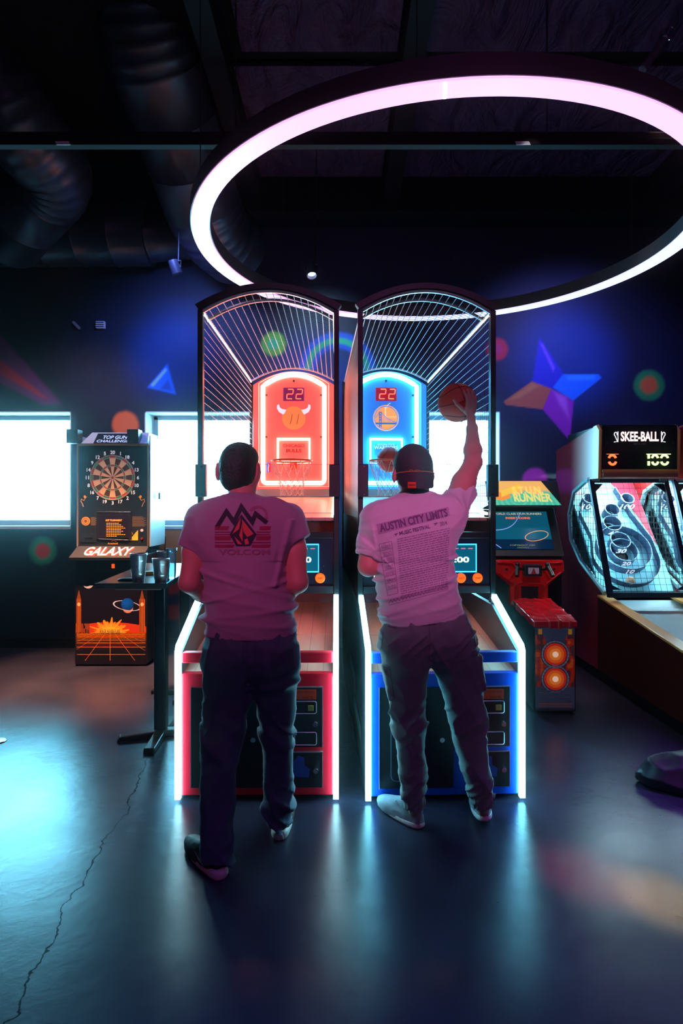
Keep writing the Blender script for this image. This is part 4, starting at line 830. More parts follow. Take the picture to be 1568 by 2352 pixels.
# score panel with small monitor
sm = MB().bb(dx(222), dx(303), -0.012, 0.0, dz(1240), dz(1174)).build('monitor_bezel', mat('bezel_dark', (0.02, 0.02, 0.025), 0.2), t, bevel=0.008)
MB().tube([(dx(224), -0.014, dz(1176)), (dx(300), -0.014, dz(1176))], 0.003, 6).tube([(dx(228), -0.014, dz(1237)), (dx(296), -0.014, dz(1240)), (dx(228), -0.014, dz(1239))][:2], 0.003, 6).build('bezel_highlight_rim', CHROME, sm)
MB().bb(dx(229), dx(297), -0.016, -0.012, dz(1236), dz(1180)).build('monitor_glass', mat('monitor_glass_dark', (0.02, 0.012, 0.03), 0.1), sm, bevel=0.006)
q = MB(); text_at(q, 'HOT TOURNAMENT', Vector((dx(263), -0.018, dz(1195))), 0.16, 0.02, 0.02)
for i, wd in enumerate((24, 30, 34, 38, 30, 34, 28, 36, 22)):
    x = dx(246); yy = 1201 + i * 3.7
    for j in range(int(wd / 4)): q.bb(x + j * 0.021, x + j * 0.021 + 0.015, -0.0185, -0.017, dz(yy + 1.3), dz(yy))
q.build('monitor_text', mat('monitor_text_orange', (1, 0.35, 0.05), 0.4, emit=(1, 0.28, 0.03), es=1.1, sampled=False), sm)
q = MB().lathe([(0.043, -0.004), (0.043, 0)], (dx(197), 0, dz(1197)), 28, 'Y').build('round_badge', ORN, t)
MB().lathe([(0.014, -0.006), (0.014, -0.004)], (dx(197), 0, dz(1197)), 16, 'Y').tube([(dx(197) + 0.029 * math.cos(a), -0.005, dz(1197) + 0.029 * math.sin(a)) for a in np.linspace(0, 2 * PI, 25)[:-1]], 0.002, 4, closed=True).build('badge_rings', mat('badge_dark', (0.25, 0.06, 0.01), 0.5), q)
q = MB(); q2 = MB()
for i in range(9): q.bb(dx(209), dx(209 + 10 + (i * 3) % 6), -0.003, 0, dz(1189 + i * 2.2), dz(1188 + i * 2.2)); q2.bb(dx(304), dx(304 + 25 + (i * 5) % 9), -0.003, 0, dz(1188 + i * 2.6), dz(1187 + i * 2.6))
for q in (q, q2): q.build('instruction_print', mat('instruction_print_brown', (0.35, 0.22, 0.1), 0.6), t)
q = MB().xz([(dx(297), dz(1241)), (dx(317), dz(1241)), (dx(317), dz(1217))], -0.004, 0).build('triangle_decal', mat('yellow_decal', (0.85, 0.5, 0.03), 0.5, emit=(0.9, 0.45, 0.02), es=0.25, sampled=False), t)
q = MB(); [q.bb(dx(303 + k * 3.2), dx(305 + k * 3.2), -0.005, -0.003, dz(1239 - k * 4), dz(1236.5 - k * 4)) for k in range(4)]; q.tube([(dx(299), -0.004, dz(1229)), (dx(303), -0.004, dz(1222)), (dx(305), -0.004, dz(1227)), (dx(300), -0.004, dz(1228))], 0.003, 5); q.build('decal_marks', ORN, t)
MB().lathe([(0.012, -0.012), (0.013, 0)], (dx(326), 0, dz(1218)), 18, 'Y').build('red_button', mat('button_red_lit', (1, 0.2, 0.15), 0.3, emit=(1, 0.25, 0.2), es=2, sampled=False), t)
MB().lathe([(0.012, -0.012), (0.013, 0)], (dx(326), 0, dz(1237)), 18, 'Y').build('dark_button', mat('button_red_dark', (0.25, 0.02, 0.02), 0.3), t)
MB().bb(dx(186), dx(222), -0.006, 0, dz(1246), dz(1226)).build('card_slot_plate', DBLK, t, bevel=0.002); MB().bb(dx(196), dx(213), -0.009, -0.004, dz(1237), dz(1235)).build('card_slot', CHROME, t)
q = MB(); text_at(q, 'Arachnid', Vector((dx(259), -0.004, dz(1248))), 0.10, 0.02, 0.01); q.tube([(dx(256), -0.004, dz(1243)), (dx(262), -0.004, dz(1241)), (dx(268), -0.004, dz(1244))], 0.0025, 4); q.build('maker_lettering', ORN, t)
# sloping shelf with GALAXY lettering
sh = MB().prism([(dx(178), 0.0, dz(1254)), (dx(342), 0.0, dz(1254)), (dx(336), -0.12, dz(1270) - 0.035), (dx(170), -0.12, dz(1270) - 0.035)], (0, 0.02, -0.03)).build('throw_shelf', mat('shelf_grey', (0.05, 0.05, 0.055), 0.3), t, bevel=0.003)
ang = math.atan2(0.12, dz(1254) - dz(1270) + 0.035); Rs = Matrix.Rotation(-ang, 3, 'X')
q = MB(); text_at(q, 'GALAXY', Vector((dx(256), -0.062, dz(1262) - 0.012)), 0.47, 0.118, 0.03, Rs, shear=0.3); q.build('shelf_lettering', mat('galaxy_letters', (0.35, 0.42, 0.5), 0.4, emit=(0.7, 0.8, 0.9), es=0.4, sampled=False), sh)
q = MB(); text_at(q, 'GALAXY', Vector((dx(259), -0.068, dz(1262) - 0.021)), 0.46, 0.11, 0.045, Rs, shear=0.3); q.build('shelf_letter_shadow', mat('galaxy_red', (0.5, 0.05, 0.02), 0.4), sh)
# lower front art
def dart_art(X, Z):
    x = X * DS + 259; y = HY - (Z - CAMZ) * DS; n = len(x); c = np.tile(np.array((0.006, 0.004, 0.009)), (n, 1))
    st = rng.random(n) > 0.9993; c[st] = (0.3, 0.3, 0.4)
    m1 = np.hypot(x - 203, y - 1339) < 12.5; m2 = np.hypot(x - 199, y - 1334) < 13; c[m1 & ~m2] = (0.75, 0.65, 0.6)
    hill = (y < 1456) & (y > 1425 + ((x - 253) / 75) ** 2 * 8 + 4) & (x > 205); c[hill] = (0.55, 0.035, 0.01); 
    c[(y < 1456) & (y > 1432) & (x < 207) & (vnoise(x / 2.5, y / 9, 0 * x) > 0.45)] = (0.25, 0.04, 0.01)
    a = np.arctan2(1454 - y, (x - 253) * 0.72); rr = np.hypot((x - 253) * 0.72, 1454 - y); sp = 22 + 10 * np.abs(np.sin(a * 7.5)) ** 6 + 6 * np.abs(np.sin(a * 13 + 1)) ** 5
    k = (rr < sp) & (y < 1456); c[k] = (0.85, 0.28, 0.015); k = (rr < sp * 0.62) & (y < 1456); c[k] = (0.80, 0.42, 0.03)
    fl = y >= 1454; g = np.abs(((x - 253) / (y - 1440 + 1e-6)) * 1.35 % 1 - 0.5) > 0.5 - 1.35 * 0.55 / (y - 1440 + 1e-6)
    base = over(c, (0.10, 0.025, 0.005), np.where(fl, np.clip(1 - (y - 1454) / 40, 0, 1), 0)); c = base
    hl = np.zeros(n, bool)
    for yy in (1456, 1458.5, 1461.5, 1465, 1470, 1476.5, 1486, 1503): hl |= np.abs(y - yy) < 0.55
    c[fl & (g | hl) & (y < 1517) & (x > 177) & (x < 334)] = (0.62, 0.17, 0.03)
    for x0, x1 in ((176, 187), (320, 333)):
        tw = (x > x0) & (x < x1) & (y > 1376) & (y < 1452); c[tw] = (0.42, 0.09, 0.012); c[tw & (np.abs((x - x0) % 4 - 2) < 0.6)] = (0.12, 0.02, 0.005)
        tp = (y <= 1376) & (y > 1356) & (np.abs(x - (x0 + x1) / 2) < (y - 1356) * 0.22 + 0.6); c[tp] = (0.2, 0.05, 0.01)
        cl = np.hypot(x - (x0 + x1) / 2, y - 1388) < 4; c[cl] = (0.75, 0.45, 0.2)
    xr, yr = x - 292, y - 1391; ca, sa = math.cos(-0.16), math.sin(-0.16); u, v = xr * ca - yr * sa, xr * sa + yr * ca; e = np.sqrt((u / 31) ** 2 + (v / 10.5) ** 2)
    rg = (np.abs(e - 1) < 0.055); moon = (np.hypot(x - 294, y - 1396) < 12); c[moon & (y > 1394)] = (0.6, 0.2, 0.12)
    pl = np.hypot(x - 293, y - 1388) < 14.5; c[rg & ~(pl & (yr < 2)) & (x < 320)] = (0.55, 0.55, 0.7)
    sh_ = np.clip(1 - np.hypot(x - 290, y - 1384) / 26, 0.2, 1); pm = pl & ~(rg & (yr >= 2)); c[pm] = (np.array((0.004, 0.10, 0.50))[None] * sh_[pm][:, None])
    return c
painted('front_artwork', dx(174), dx(336), dz(1526), dz(1345), -0.0045, 200000, dart_art, mat('dart_artwork', rough=0.3, vcol='Col', es=0.18), t)
q = MB(); text_at(q, 'SPACE ADVENTURE', Vector((dx(253), -0.011, dz(1449))), 0.2, 0.03, 0.02); q.build('art_lettering', mat('art_letter_brown', (0.25, 0.1, 0.03), 0.5), t)
MB().bb(dx(222), dx(286), -0.006, 0, dz(1310), dz(1285)).build('coin_plate', mat('coin_plate_black', (0.02, 0.02, 0.022), 0.3), t, bevel=0.002)
MB().bb(dx(236), dx(249), -0.01, 0, dz(1293), dz(1292)).bb(dx(251), dx(264), -0.01, 0, dz(1293), dz(1292)).bb(dx(237), dx(266), -0.004, 0, dz(1277), dz(1275.5)).build('slot_rims', CHROME, t)
MB().bb(dx(257), dx(264), -0.012, -0.006, dz(1305), dz(1295)).build('coin_reject_button', AMBER, t, bevel=0.002)
MB().bb(dx(352) - 0.01, dx(352) + 0.006, 0.20, 0.24, dz(1146), dz(1131)).build('side_lock', DARK, t)

# ---------------------------------------------------------------- pub table with cups
z = 1.088; Yn = (CAMZ - z) * F / 180; A = Vector(((218 - CX) * Yn / F, Yn, z)); Bq = Vector(((383 - CX) * Yn / F, Yn, z)); dv = Vector((-0.085, 1.0, 0)).normalized() * 1.35
base = Vector(((371 - CX) / 335.0, 4.17, 0))
t = thing('bar_table', 'tall black bar table with cups on it, left of the players', 'table', base)
LB = lambda v: Vector(v) - base
TT = mat('table_top_laminate', (0.035, 0.035, 0.04), 0.22, bump=(25, 0.1, 0.003))
MB().prism([LB(A), LB(Bq), LB(Bq + dv), LB(A + dv)], (0, 0, -0.035)).build('tabletop', TT, t, bevel=0.003)
MB().bb(-0.24, 0.05, -0.20, 0.3, z - 0.062, z - 0.045).build('mounting_plate', mat('plywood_edge', (0.3, 0.16, 0.12), 0.6), t); MB().bb(-0.2, 0.04, -0.15, 0.25, z - 0.05, z - 0.035).build('plate_spacer', BLACK, t)
MB().bb(-0.04, 0.04, -0.04, 0.04, 0.05, z - 0.05).build('column', mat('column_black', (0.008, 0.012, 0.03), 0.3, 0.4), t, bevel=0.01)
for a in (pxf(268, 1702), pxf(340, 1735), base * 2 - pxf(268, 1702), base * 2 - pxf(340, 1735)):
    d = LB((a.x, a.y, 0)); d.z = 0; u = d.normalized(); wv_ = Vector((-u.y, u.x, 0)) * 0.035
    P = [Vector((0, 0, 0.05)), d * 0.93 + Vector((0, 0, 0.035)), d + Vector((0, 0, 0.004)), Vector((0, 0, 0.004))]
    MB().prism([p - wv_ for p in P], wv_ * 2).build('foot', mat('foot_black', (0.012, 0.008, 0.012), 0.3, 0.3), t, bevel=0.006)
t2 = Vector((base.x - 0.08, base.y + 0.95, 0))
MB().bb(-0.08 - 0.04, -0.08 + 0.04, 0.91, 0.99, 0.01, z - 0.04).build('column', mat('column_black'), t, bevel=0.01); MB().bb(-0.36, 0.20, 0.92, 0.98, 0, 0.03).bb(-0.11, -0.05, 0.67, 1.23, 0, 0.03).build('foot', mat('foot_black'), t, bevel=0.006)
ALU = mat('aluminium_cup', (0.75, 0.78, 0.82), 0.28, 0.9); ALE = mat('etched_mark', (0.12, 0.13, 0.16), 0.5)
def cup(name, label, p, r0, r1, h, m, mark=True, group=None, cat='cup', ribs=True):
    t = thing(name, label, cat, p, group=group)
    pr = [(r0 * 0.9, 0), (r0 * 0.94, 0.006), (r0 * 0.94, 0.012), (r0, 0.016)]
    for f in (0.25, 0.28, 0.72, 0.75): pr += [(r0 + (r1 - r0) * f - 0.0007 * ribs, h * f)] + [(r0 + (r1 - r0) * f + 0.0006 * ribs, h * (f + 0.012))]
    pr += [(r1, h * 0.93), (r1 + 0.003, h * 0.95), (r1 - 0.001, h * 0.96), (r1 + 0.001, h * 0.985), (r1 + 0.004, h), (r1 + 0.001, h + 0.001), (r1 - 0.003, h * 0.98), (r0 * 0.9, 0.012), (0.0005, 0.012)]
    MB().lathe(pr, (0, 0, 0), 40).build('cup_wall', m, t, smooth=True, angle=60)
    if mark:
        q = MB(); rr = lambda zz: r0 + (r1 - r0) * zz / h + 0.0012
        for x0, x1 in ((-0.012, 0.0), (0.012, 0.0)):
            q.tube([(x0 + (x1 - x0) * u + 0.006, -math.sqrt(max(1e-6, rr(h * (0.35 + 0.25 * u)) ** 2 - (x0 + (x1 - x0) * u + 0.006) ** 2)), h * (0.35 + 0.25 * u)) for u in (0, 0.5, 1)], 0.0014, 4)
        q.build('peak_mark', ALE, t)
    return t
S_ = Yn + 0.10
def on(x, Y): return Vector(((x - CX) * Y / F, Y, z + 0.0005))
cup('aluminium_cup', 'taller aluminium cup at the front edge of the bar table', on(318, S_), 0.040, 0.053, 0.180, ALU)
cup('aluminium_cup', 'shorter aluminium cup right of the tall one, at the table corner', on(369, S_), 0.041, 0.053, 0.148, ALU)
cs = cup('aluminium_cup', 'cup with a black straw standing behind the short cup', on(376, 4.32), 0.038, 0.046, 0.165, ALU, False)
MB().cyl((0.0, 0, 0.02), (0.012, 0, 0.27), 0.0035, n=8).build('straw', BLACK, cs)
cup('clear_cup', 'clear plastic cup beside the cup with the straw', on(394, 4.10), 0.028, 0.034, 0.20, mat('clear_cup_plastic', (0.75, 0.88, 0.95), 0.1, alpha=0.18), False, ribs=False)
o = MB().box(on(345, 4.32) + Vector((0, 0, 0.012)), (0.09, 0.06, 0.022), Euler((0, 0, 0.2))).build('paper_box', mat('yellow_card', (0.8, 0.4, 0.05), 0.5), bevel=0.002); tag(o, 'small yellow card box between the two aluminium cups', 'box')
f = Field((-0.08, -0.06, -0.005), (0.08, 0.06, 0.03), 0.004); f.ell((-0.02, 0, 0.004), (0.045, 0.03, 0.012)); f.ell((0.03, 0.01, 0.004), (0.035, 0.03, 0.010)); f.clip((0, 0, 0), (0, 0, -1))
o = link('wallet', f.mesh('wallet'), mat('black_leather', (0.006, 0.005, 0.008), 0.5), smooth=True, loc=on(293, 3.97)); tag(o, 'flat black wallet lying left of the tall aluminium cup', 'wallet')

# ---------------------------------------------------------------- red racing cabinet (sit-on)
SX, SY = 1.61, 4.60
t = thing('racing_arcade', 'red sit-on racing arcade cabinet with two speakers, right of players', 'arcade machine', (SX, SY, 0), math.radians(-1.5))
SBLK = mat('stun_cabinet_black', (0.01, 0.012, 0.02), 0.3); REDP = mat('glossy_red_plastic', (0.72, 0.008, 0.008), 0.16, coat=0.5, bump=(4.5, 0.15, 0.02))
w = 0.158
MB().yz([(0.0, 0.02), (0.0, 0.66), (0.62, 0.74), (0.70, 0.02)], -w, w).build('seat_base', SBLK, t, bevel=0.012)
def spk_art(X, Z):
    c = np.tile(np.array((0.50, 0.02, 0.006)), (len(X), 1)); n = vnoise(X * 40, Z * 22, 0 * X); c[n > 0.62] = (0.10, 0.02, 0.03); c[n < 0.3] = (0.72, 0.09, 0.01)
    c[np.abs((Z * 40) % 1 - 0.5) > 0.47] *= 0.4
    c[(Z > 0.60) | (Z < 0.21)] = (0.05, 0.05, 0.10); m = (Z > 0.545) & (Z < 0.60) & (np.abs(X) < 0.085 - (0.60 - Z) * 0.3); c[m] = (0.05, 0.05, 0.10)
    c[(Z > 0.605) & (Z < 0.645) & (np.abs(np.abs(X) - 0.112) < 0.014)] = (0.75, 0.28, 0.02)
    for zc in (0.455, 0.27): r = np.hypot(X, Z - zc); c[r < 0.108] = (0.02, 0.015, 0.03)
    c[(Z < 0.085) & (Z > 0.06) & (np.abs(X) < 0.12) & (np.abs(Z - 0.072) > 0.008)] = (0.4, 0.05, 0.01); c[Z < 0.05] = (0.02, 0.015, 0.03); return c
painted('speaker_panel', -w + 0.012, w - 0.012, 0.03, 0.655, -0.005, 60000, spk_art, mat('speaker_artwork', rough=0.35, vcol='Col', es=0.15), t)
def spk_col(X, Z): r = np.hypot(X, Z) / 0.085; return np.stack([0.9 - 0.45 * r ** 3, 0.07 + 0.35 * np.exp(-(r * 2.2) ** 2) + 0 * r, 0.01 + 0.0 * r], 1)
for zc in (0.455, 0.27):
    q = MB(); 
    for k in range(24):
        a0, a1 = 2 * PI * (k + 0.06) / 24, 2 * PI * (k + 0.94) / 24; A = np.linspace(a0, a1, 4)
        q.prism([(0.103 * math.cos(a), -0.011, zc + 0.103 * math.sin(a)) for a in A] + [(0.091 * math.cos(a), -0.011, zc + 0.091 * math.sin(a)) for a in A[::-1]], (0, 0.004, 0))
    sp_ = q.build('speaker_ring', mat('speaker_ring_white', (0.6, 0.55, 0.7), 0.4), t)
    q = MB(); q.mi = 0
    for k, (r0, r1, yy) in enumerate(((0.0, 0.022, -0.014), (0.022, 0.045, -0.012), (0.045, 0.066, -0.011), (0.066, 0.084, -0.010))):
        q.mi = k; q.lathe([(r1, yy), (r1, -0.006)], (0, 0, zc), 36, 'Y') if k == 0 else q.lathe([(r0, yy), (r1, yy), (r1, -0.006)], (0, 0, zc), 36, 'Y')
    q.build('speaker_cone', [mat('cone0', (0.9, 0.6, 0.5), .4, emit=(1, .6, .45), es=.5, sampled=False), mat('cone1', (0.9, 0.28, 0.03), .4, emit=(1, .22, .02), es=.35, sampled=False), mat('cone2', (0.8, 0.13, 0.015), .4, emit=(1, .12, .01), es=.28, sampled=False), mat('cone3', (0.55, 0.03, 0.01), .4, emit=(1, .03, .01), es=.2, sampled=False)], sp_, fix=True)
q = MB(); [q.bb(-0.115, 0.115, -0.012, -0.004, 0.10 + k * 0.0155, 0.108 + k * 0.0155) for k in range(6)]; q.build('speaker_grille', mat('grille_steel', (0.30, 0.28, 0.35), 0.4, 0.6), t)
f = Field((-0.2, -0.06, 0.6), (0.2, 0.78, 0.86), 0.006)
f.add(lambda X, Y, Z: np.maximum.reduce([(np.abs(X) - 0.158) + 0 * Y + 0 * Z, np.abs(Y - 0.31) - 0.32 + 0 * X + 0 * Z, np.abs(Z - (0.683 + 0.11 * Y)) - 0.018 + 0 * X + 0 * Y]) - 0.008, (-0.17, -0.02, 0.64), (0.17, 0.66, 0.8), 0.01)
f.warp(lambda X, Y, Z: 0.008 * ridge(X * 14 + 3, Y * 9, 0 * Z) + 0.006 * (np.abs(X) < 0.045) * (Y < 0.3) - 0.002)
link('motorbike_seat', f.mesh('motorbike_seat'), mat('seat_red_vinyl', (0.72, 0.008, 0.02), 0.17, coat=0.6), t, smooth=True, angle=0)
# front column with handlebars
HYp = 0.68
def hq(x, y, d=0.0): return Vector(((x - 1207) / (F / 5.30), HYp + d, CAMZ - (y - HY) / (F / 5.30)))
col = [(1128, 1286), (1285, 1286), (1287, 1312), (1250, 1344), (1251, 1392), (1164, 1392), (1163, 1346), (1128, 1316)]
cb = MB().prism([hq(a, b_) for a, b_ in col], (0, 0.10, 0)).build('handlebar_column', REDP, t, bevel=0.014)
MB().prism([hq(a, b_, -0.004) for a, b_ in ((1188, 1346), (1227, 1346), (1227, 1377), (1188, 1377))], (0, 0.02, 0)).build('column_opening', SBLK, t, bevel=0.004)
rb = MB()
for P in ([(1134, 1291), (1168, 1293), (1176, 1306), (1160, 1330)], [(1280, 1291), (1246, 1293), (1238, 1306), (1256, 1330)], [(1172, 1384), (1172, 1346), (1184, 1338), (1231, 1338), (1243, 1346), (1243, 1384)], [(1138, 1316), (1170, 1340)], [(1278, 1314), (1246, 1340)]): rb.tube([hq(a, b_, -0.002) for a, b_ in P], 0.009, 6)
rb.build('moulded_ribs', REDP, cb, smooth=True)
for a, b_ in ((1155, 1307), (1173, 1377), (1242, 1377), (1262, 1306), (1256, 1333), (1160, 1332)): MB().lathe([(0.009, -0.008), (0.010, 0.0)], hq(a, b_), 12, 'Y').build('bolt', BLACK, cb)
hb = MB().bb(-0.075, 0.075, HYp - 0.12, HYp - 0.04, hq(0, 1320).z, hq(0, 1294).z); hb_o = hb.build('handlebar_box', BLACK, t, bevel=0.01)
MB().bb(-0.045, 0.045, HYp - 0.124, HYp - 0.12, hq(0, 1314).z, hq(0, 1300).z).build('dash_plate', mat('dash_plate_white', (0.6, 0.58, 0.75), 0.4), hb_o)
q = MB(); q.ellipsoid((0, HYp - 0.126, hq(0, 1304).z), (0.008, 0.003, 0.01), 10, 6).prism([(-0.022, HYp - 0.127, hq(0, 1313.5).z), (0.022, HYp - 0.127, hq(0, 1313.5).z), (0.008, HYp - 0.127, hq(0, 1305).z), (-0.008, HYp - 0.127, hq(0, 1305).z)], (0, 0.003, 0)); q.build('dash_rider', mat('dash_red', (0.5, 0.02, 0.03), 0.5), hb_o)
for s in (-1, 1):
    g_ = MB().tube([(s * 0.07, HYp - 0.08, hq(0, 1305).z), (s * 0.12, HYp - 0.08, hq(0, 1303).z), (s * 0.13, HYp - 0.10, hq(0, 1300).z), (s * 0.15, HYp - 0.16, hq(0, 1318).z)], [0.012, 0.014, 0.02, 0.018], 12).build('hand_grip', mat('grip_rubber', (0.01, 0.01, 0.012), 0.25), t, smooth=True)
    MB().ellipsoid((s * 0.125, HYp - 0.09, hq(0, 1297).z + 0.01), (0.02, 0.02, 0.024), 14, 8).build('grip_knob', mat('grip_rubber'), g_, smooth=True)
# screen cabinet
cabw = 0.325; xc = -0.005
zt = 1.745; zb_ = 1.15
MB().yz([(0.80, 0.02), (0.80, 1.12), (0.74, 1.13), (1.02, 1.55), (0.80, 1.575), (0.93, 1.80), (1.55, 1.80), (1.55, 0.02)], xc - cabw, xc + cabw).build('screen_cabinet', SBLK, t, bevel=0.006)
def scr(x, z, d=0.006): yy = 0.74 + (z - 1.13) * 0.28 / 0.42; return Vector((x, yy - d, z))
mq = lambda x, z, d=0.006: Vector((x, 0.80 + (z - 1.575) * 0.13 / 0.225 - d, z))
sc1 = MB().prism([scr(-0.30, 1.19), scr(0.24, 1.19), scr(0.24, 1.52), scr(-0.30, 1.52)], (0, 0.01, 0)).build('game_screen', mat('game_screen_teal', (0.0, 0.08, 0.14), 0.12, emit=(0.002, 0.075, 0.13), es=1.0), t)
MB().prism([scr(-0.30, 1.19, 0.008), scr(0.24, 1.19, 0.008), scr(0.24, 1.275, 0.008), scr(-0.30, 1.275, 0.008)], (0, 0.002, 0)).build('game_ground', mat('game_ground_dark', (0.0, 0.015, 0.04), 0.12, emit=(0.0, 0.012, 0.04), es=1, sampled=False), sc1)
Rsc = Matrix.Rotation(-math.atan2(0.28, 0.42), 3, 'X')
q = MB(); text_at(q, 'WORLD CLASS STUN RUNNERS', scr(-0.03, 1.50, 0.010), 0.44, 0.022, 0.01, Rsc); q.build('screen_text', mat('scr_text_yellow', (1, 0.8, 0.4), .4, emit=(0.6, 0.5, 0.3), es=0.9, sampled=False), sc1)
q = MB(); text_at(q, 'INSERT COINS', scr(-0.03, 1.462, 0.010), 0.22, 0.022, 0.02, Rsc); q.build('screen_text', mat('scr_text_red', (1, 0.2, 0.1), .4, emit=(1, 0.16, 0.06), es=1.2, sampled=False), sc1)
q = MB(); text_at(q, 'COPYRIGHT 1989', scr(-0.03, 1.225, 0.010), 0.22, 0.014, 0.0, Rsc); text_at(q, 'CREDITS 0', scr(-0.03, 1.205, 0.010), 0.10, 0.012, 0.0, Rsc); q.build('screen_text', mat('scr_text_dim', (0.3, 0.4, 0.2), .4, emit=(0.25, 0.3, 0.12), es=0.7, sampled=False), sc1)
q = MB(); q.tube([scr(0.11 + 0.105 * math.cos(a), 1.305 + 0.04 * math.sin(a) + 0.018 * math.cos(a), 0.011) for a in np.linspace(0, 2 * PI, 33)[:-1]], 0.003, 4, closed=True); q.build('track_loop', mat('scr_loop', (1, 0.5, 0.2), .4, emit=(0.8, 0.35, 0.15), es=1, sampled=False), sc1)
q = MB(); q.tube([scr(-0.30 + 0.30 * u, 1.35 + 0.02 * u + 0.14 * u ** 4, 0.011) for u in np.linspace(0, 1, 14)], 0.003, 4).tube([scr(-0.29, 1.25, .011), scr(-0.22, 1.2, .011)], 0.003, 4); q.build('horizon_curve', mat('scr_curve', (0.3, 0.4, 1), .4, emit=(0.35, 0.45, 1.0), es=0.8, sampled=False), sc1)
def mq_art(X, Z):
    u = X; v = Z; c = np.tile(np.array((0.80, 0.42, 0.10)), (len(X), 1)); c = over(c, (0.05, 0.42, 0.30), sstep(-0.02, 0.03, -(v - 0.13) + 0.02 * np.sin(u * 30)))
    r = np.hypot(u + 0.05, (v - 0.05) * 1.3); c = over(c, (0.10, 0.55, 0.30), (np.abs((r * 22) % 1 - 0.5) < 0.18) * (v < 0.12) * 0.8)
    k = (np.hypot((u + 0.2) / 0.10, (v - 0.09) / 0.05) + 0.3 * vnoise(u * 30, v * 30, 0 * u) < 1); c[k] = (0.85, 0.25, 0.04)
    k = inpoly(u, v, [(-0.2, 0.08), (0.0, 0.16), (0.05, 0.22), (-0.2, 0.15)], 0.004) > 0.5; c[k] = (0.85, 0.5, 0.05); return c
n1 = len(MATS)
me = grid_mesh('marquee', np.linspace(-0.31, 0.31, 150), np.linspace(0, 0.25, 70), mq_art)
co = np.empty(len(me.vertices) * 3); me.vertices.foreach_get('co', co); co = co.reshape(-1, 3); zz = co[:, 2] / 0.25; tx_ = 1 - 0.26 * zz
co2 = np.stack([(co[:, 0] + 0.31) * tx_ - 0.31 + 0.02 * zz, 0.80 + zz * 0.128 - 0.006, 1.582 + zz * 0.215], 1); me.vertices.foreach_set('co', co2.ravel()); me.update()
mo = link('marquee', me, mat('marquee_lit_art', rough=0.3, vcol='Col', es=1.0), t); sm_ = mo.modifiers.new('thickness', 'SOLIDIFY'); sm_.thickness = 0.006; sm_.offset = -1
Rm = Matrix.Rotation(-math.atan2(0.128, 0.215), 3, 'X')
for body, zz, wd, hh, xq in (('S.T.U.N.', 0.62, 0.27, 0.075, 0.035), ('RUNNER', 0.30, 0.34, 0.085, 0.07)):
    p = Vector((xq, 0.80 + zz * 0.128 - 0.010, 1.582 + zz * 0.215))
    q = MB(); text_at(q, body, p + Vector((0.004, 0.002, -0.004)), wd * 1.02, hh * 1.08, 0.045, Rm, shear=-0.1); q.build('marquee_letter_edge', mat('mq_edge', (0.8, 0.2, 0.02), .4, emit=(0.8, 0.2, 0.02), es=.8, sampled=False), mo)
    q = MB(); text_at(q, body, p, wd, hh, 0.02, Rm, shear=-0.1); q.build('marquee_lettering', mat('mq_fill', (1, 0.75, 0.2), .4, emit=(1, 0.62, 0.14), es=1.0, sampled=False), mo)
MB().tube([(0.16, 0.25, 0.20), (0.19, 0.25, 0.36), (0.195, 0.27, 0.12), (0.20, 0.3, 0.10), (0.165, 0.3, 0.10)], 0.012, 8).build('foot_rest', BLACK, t, smooth=True)

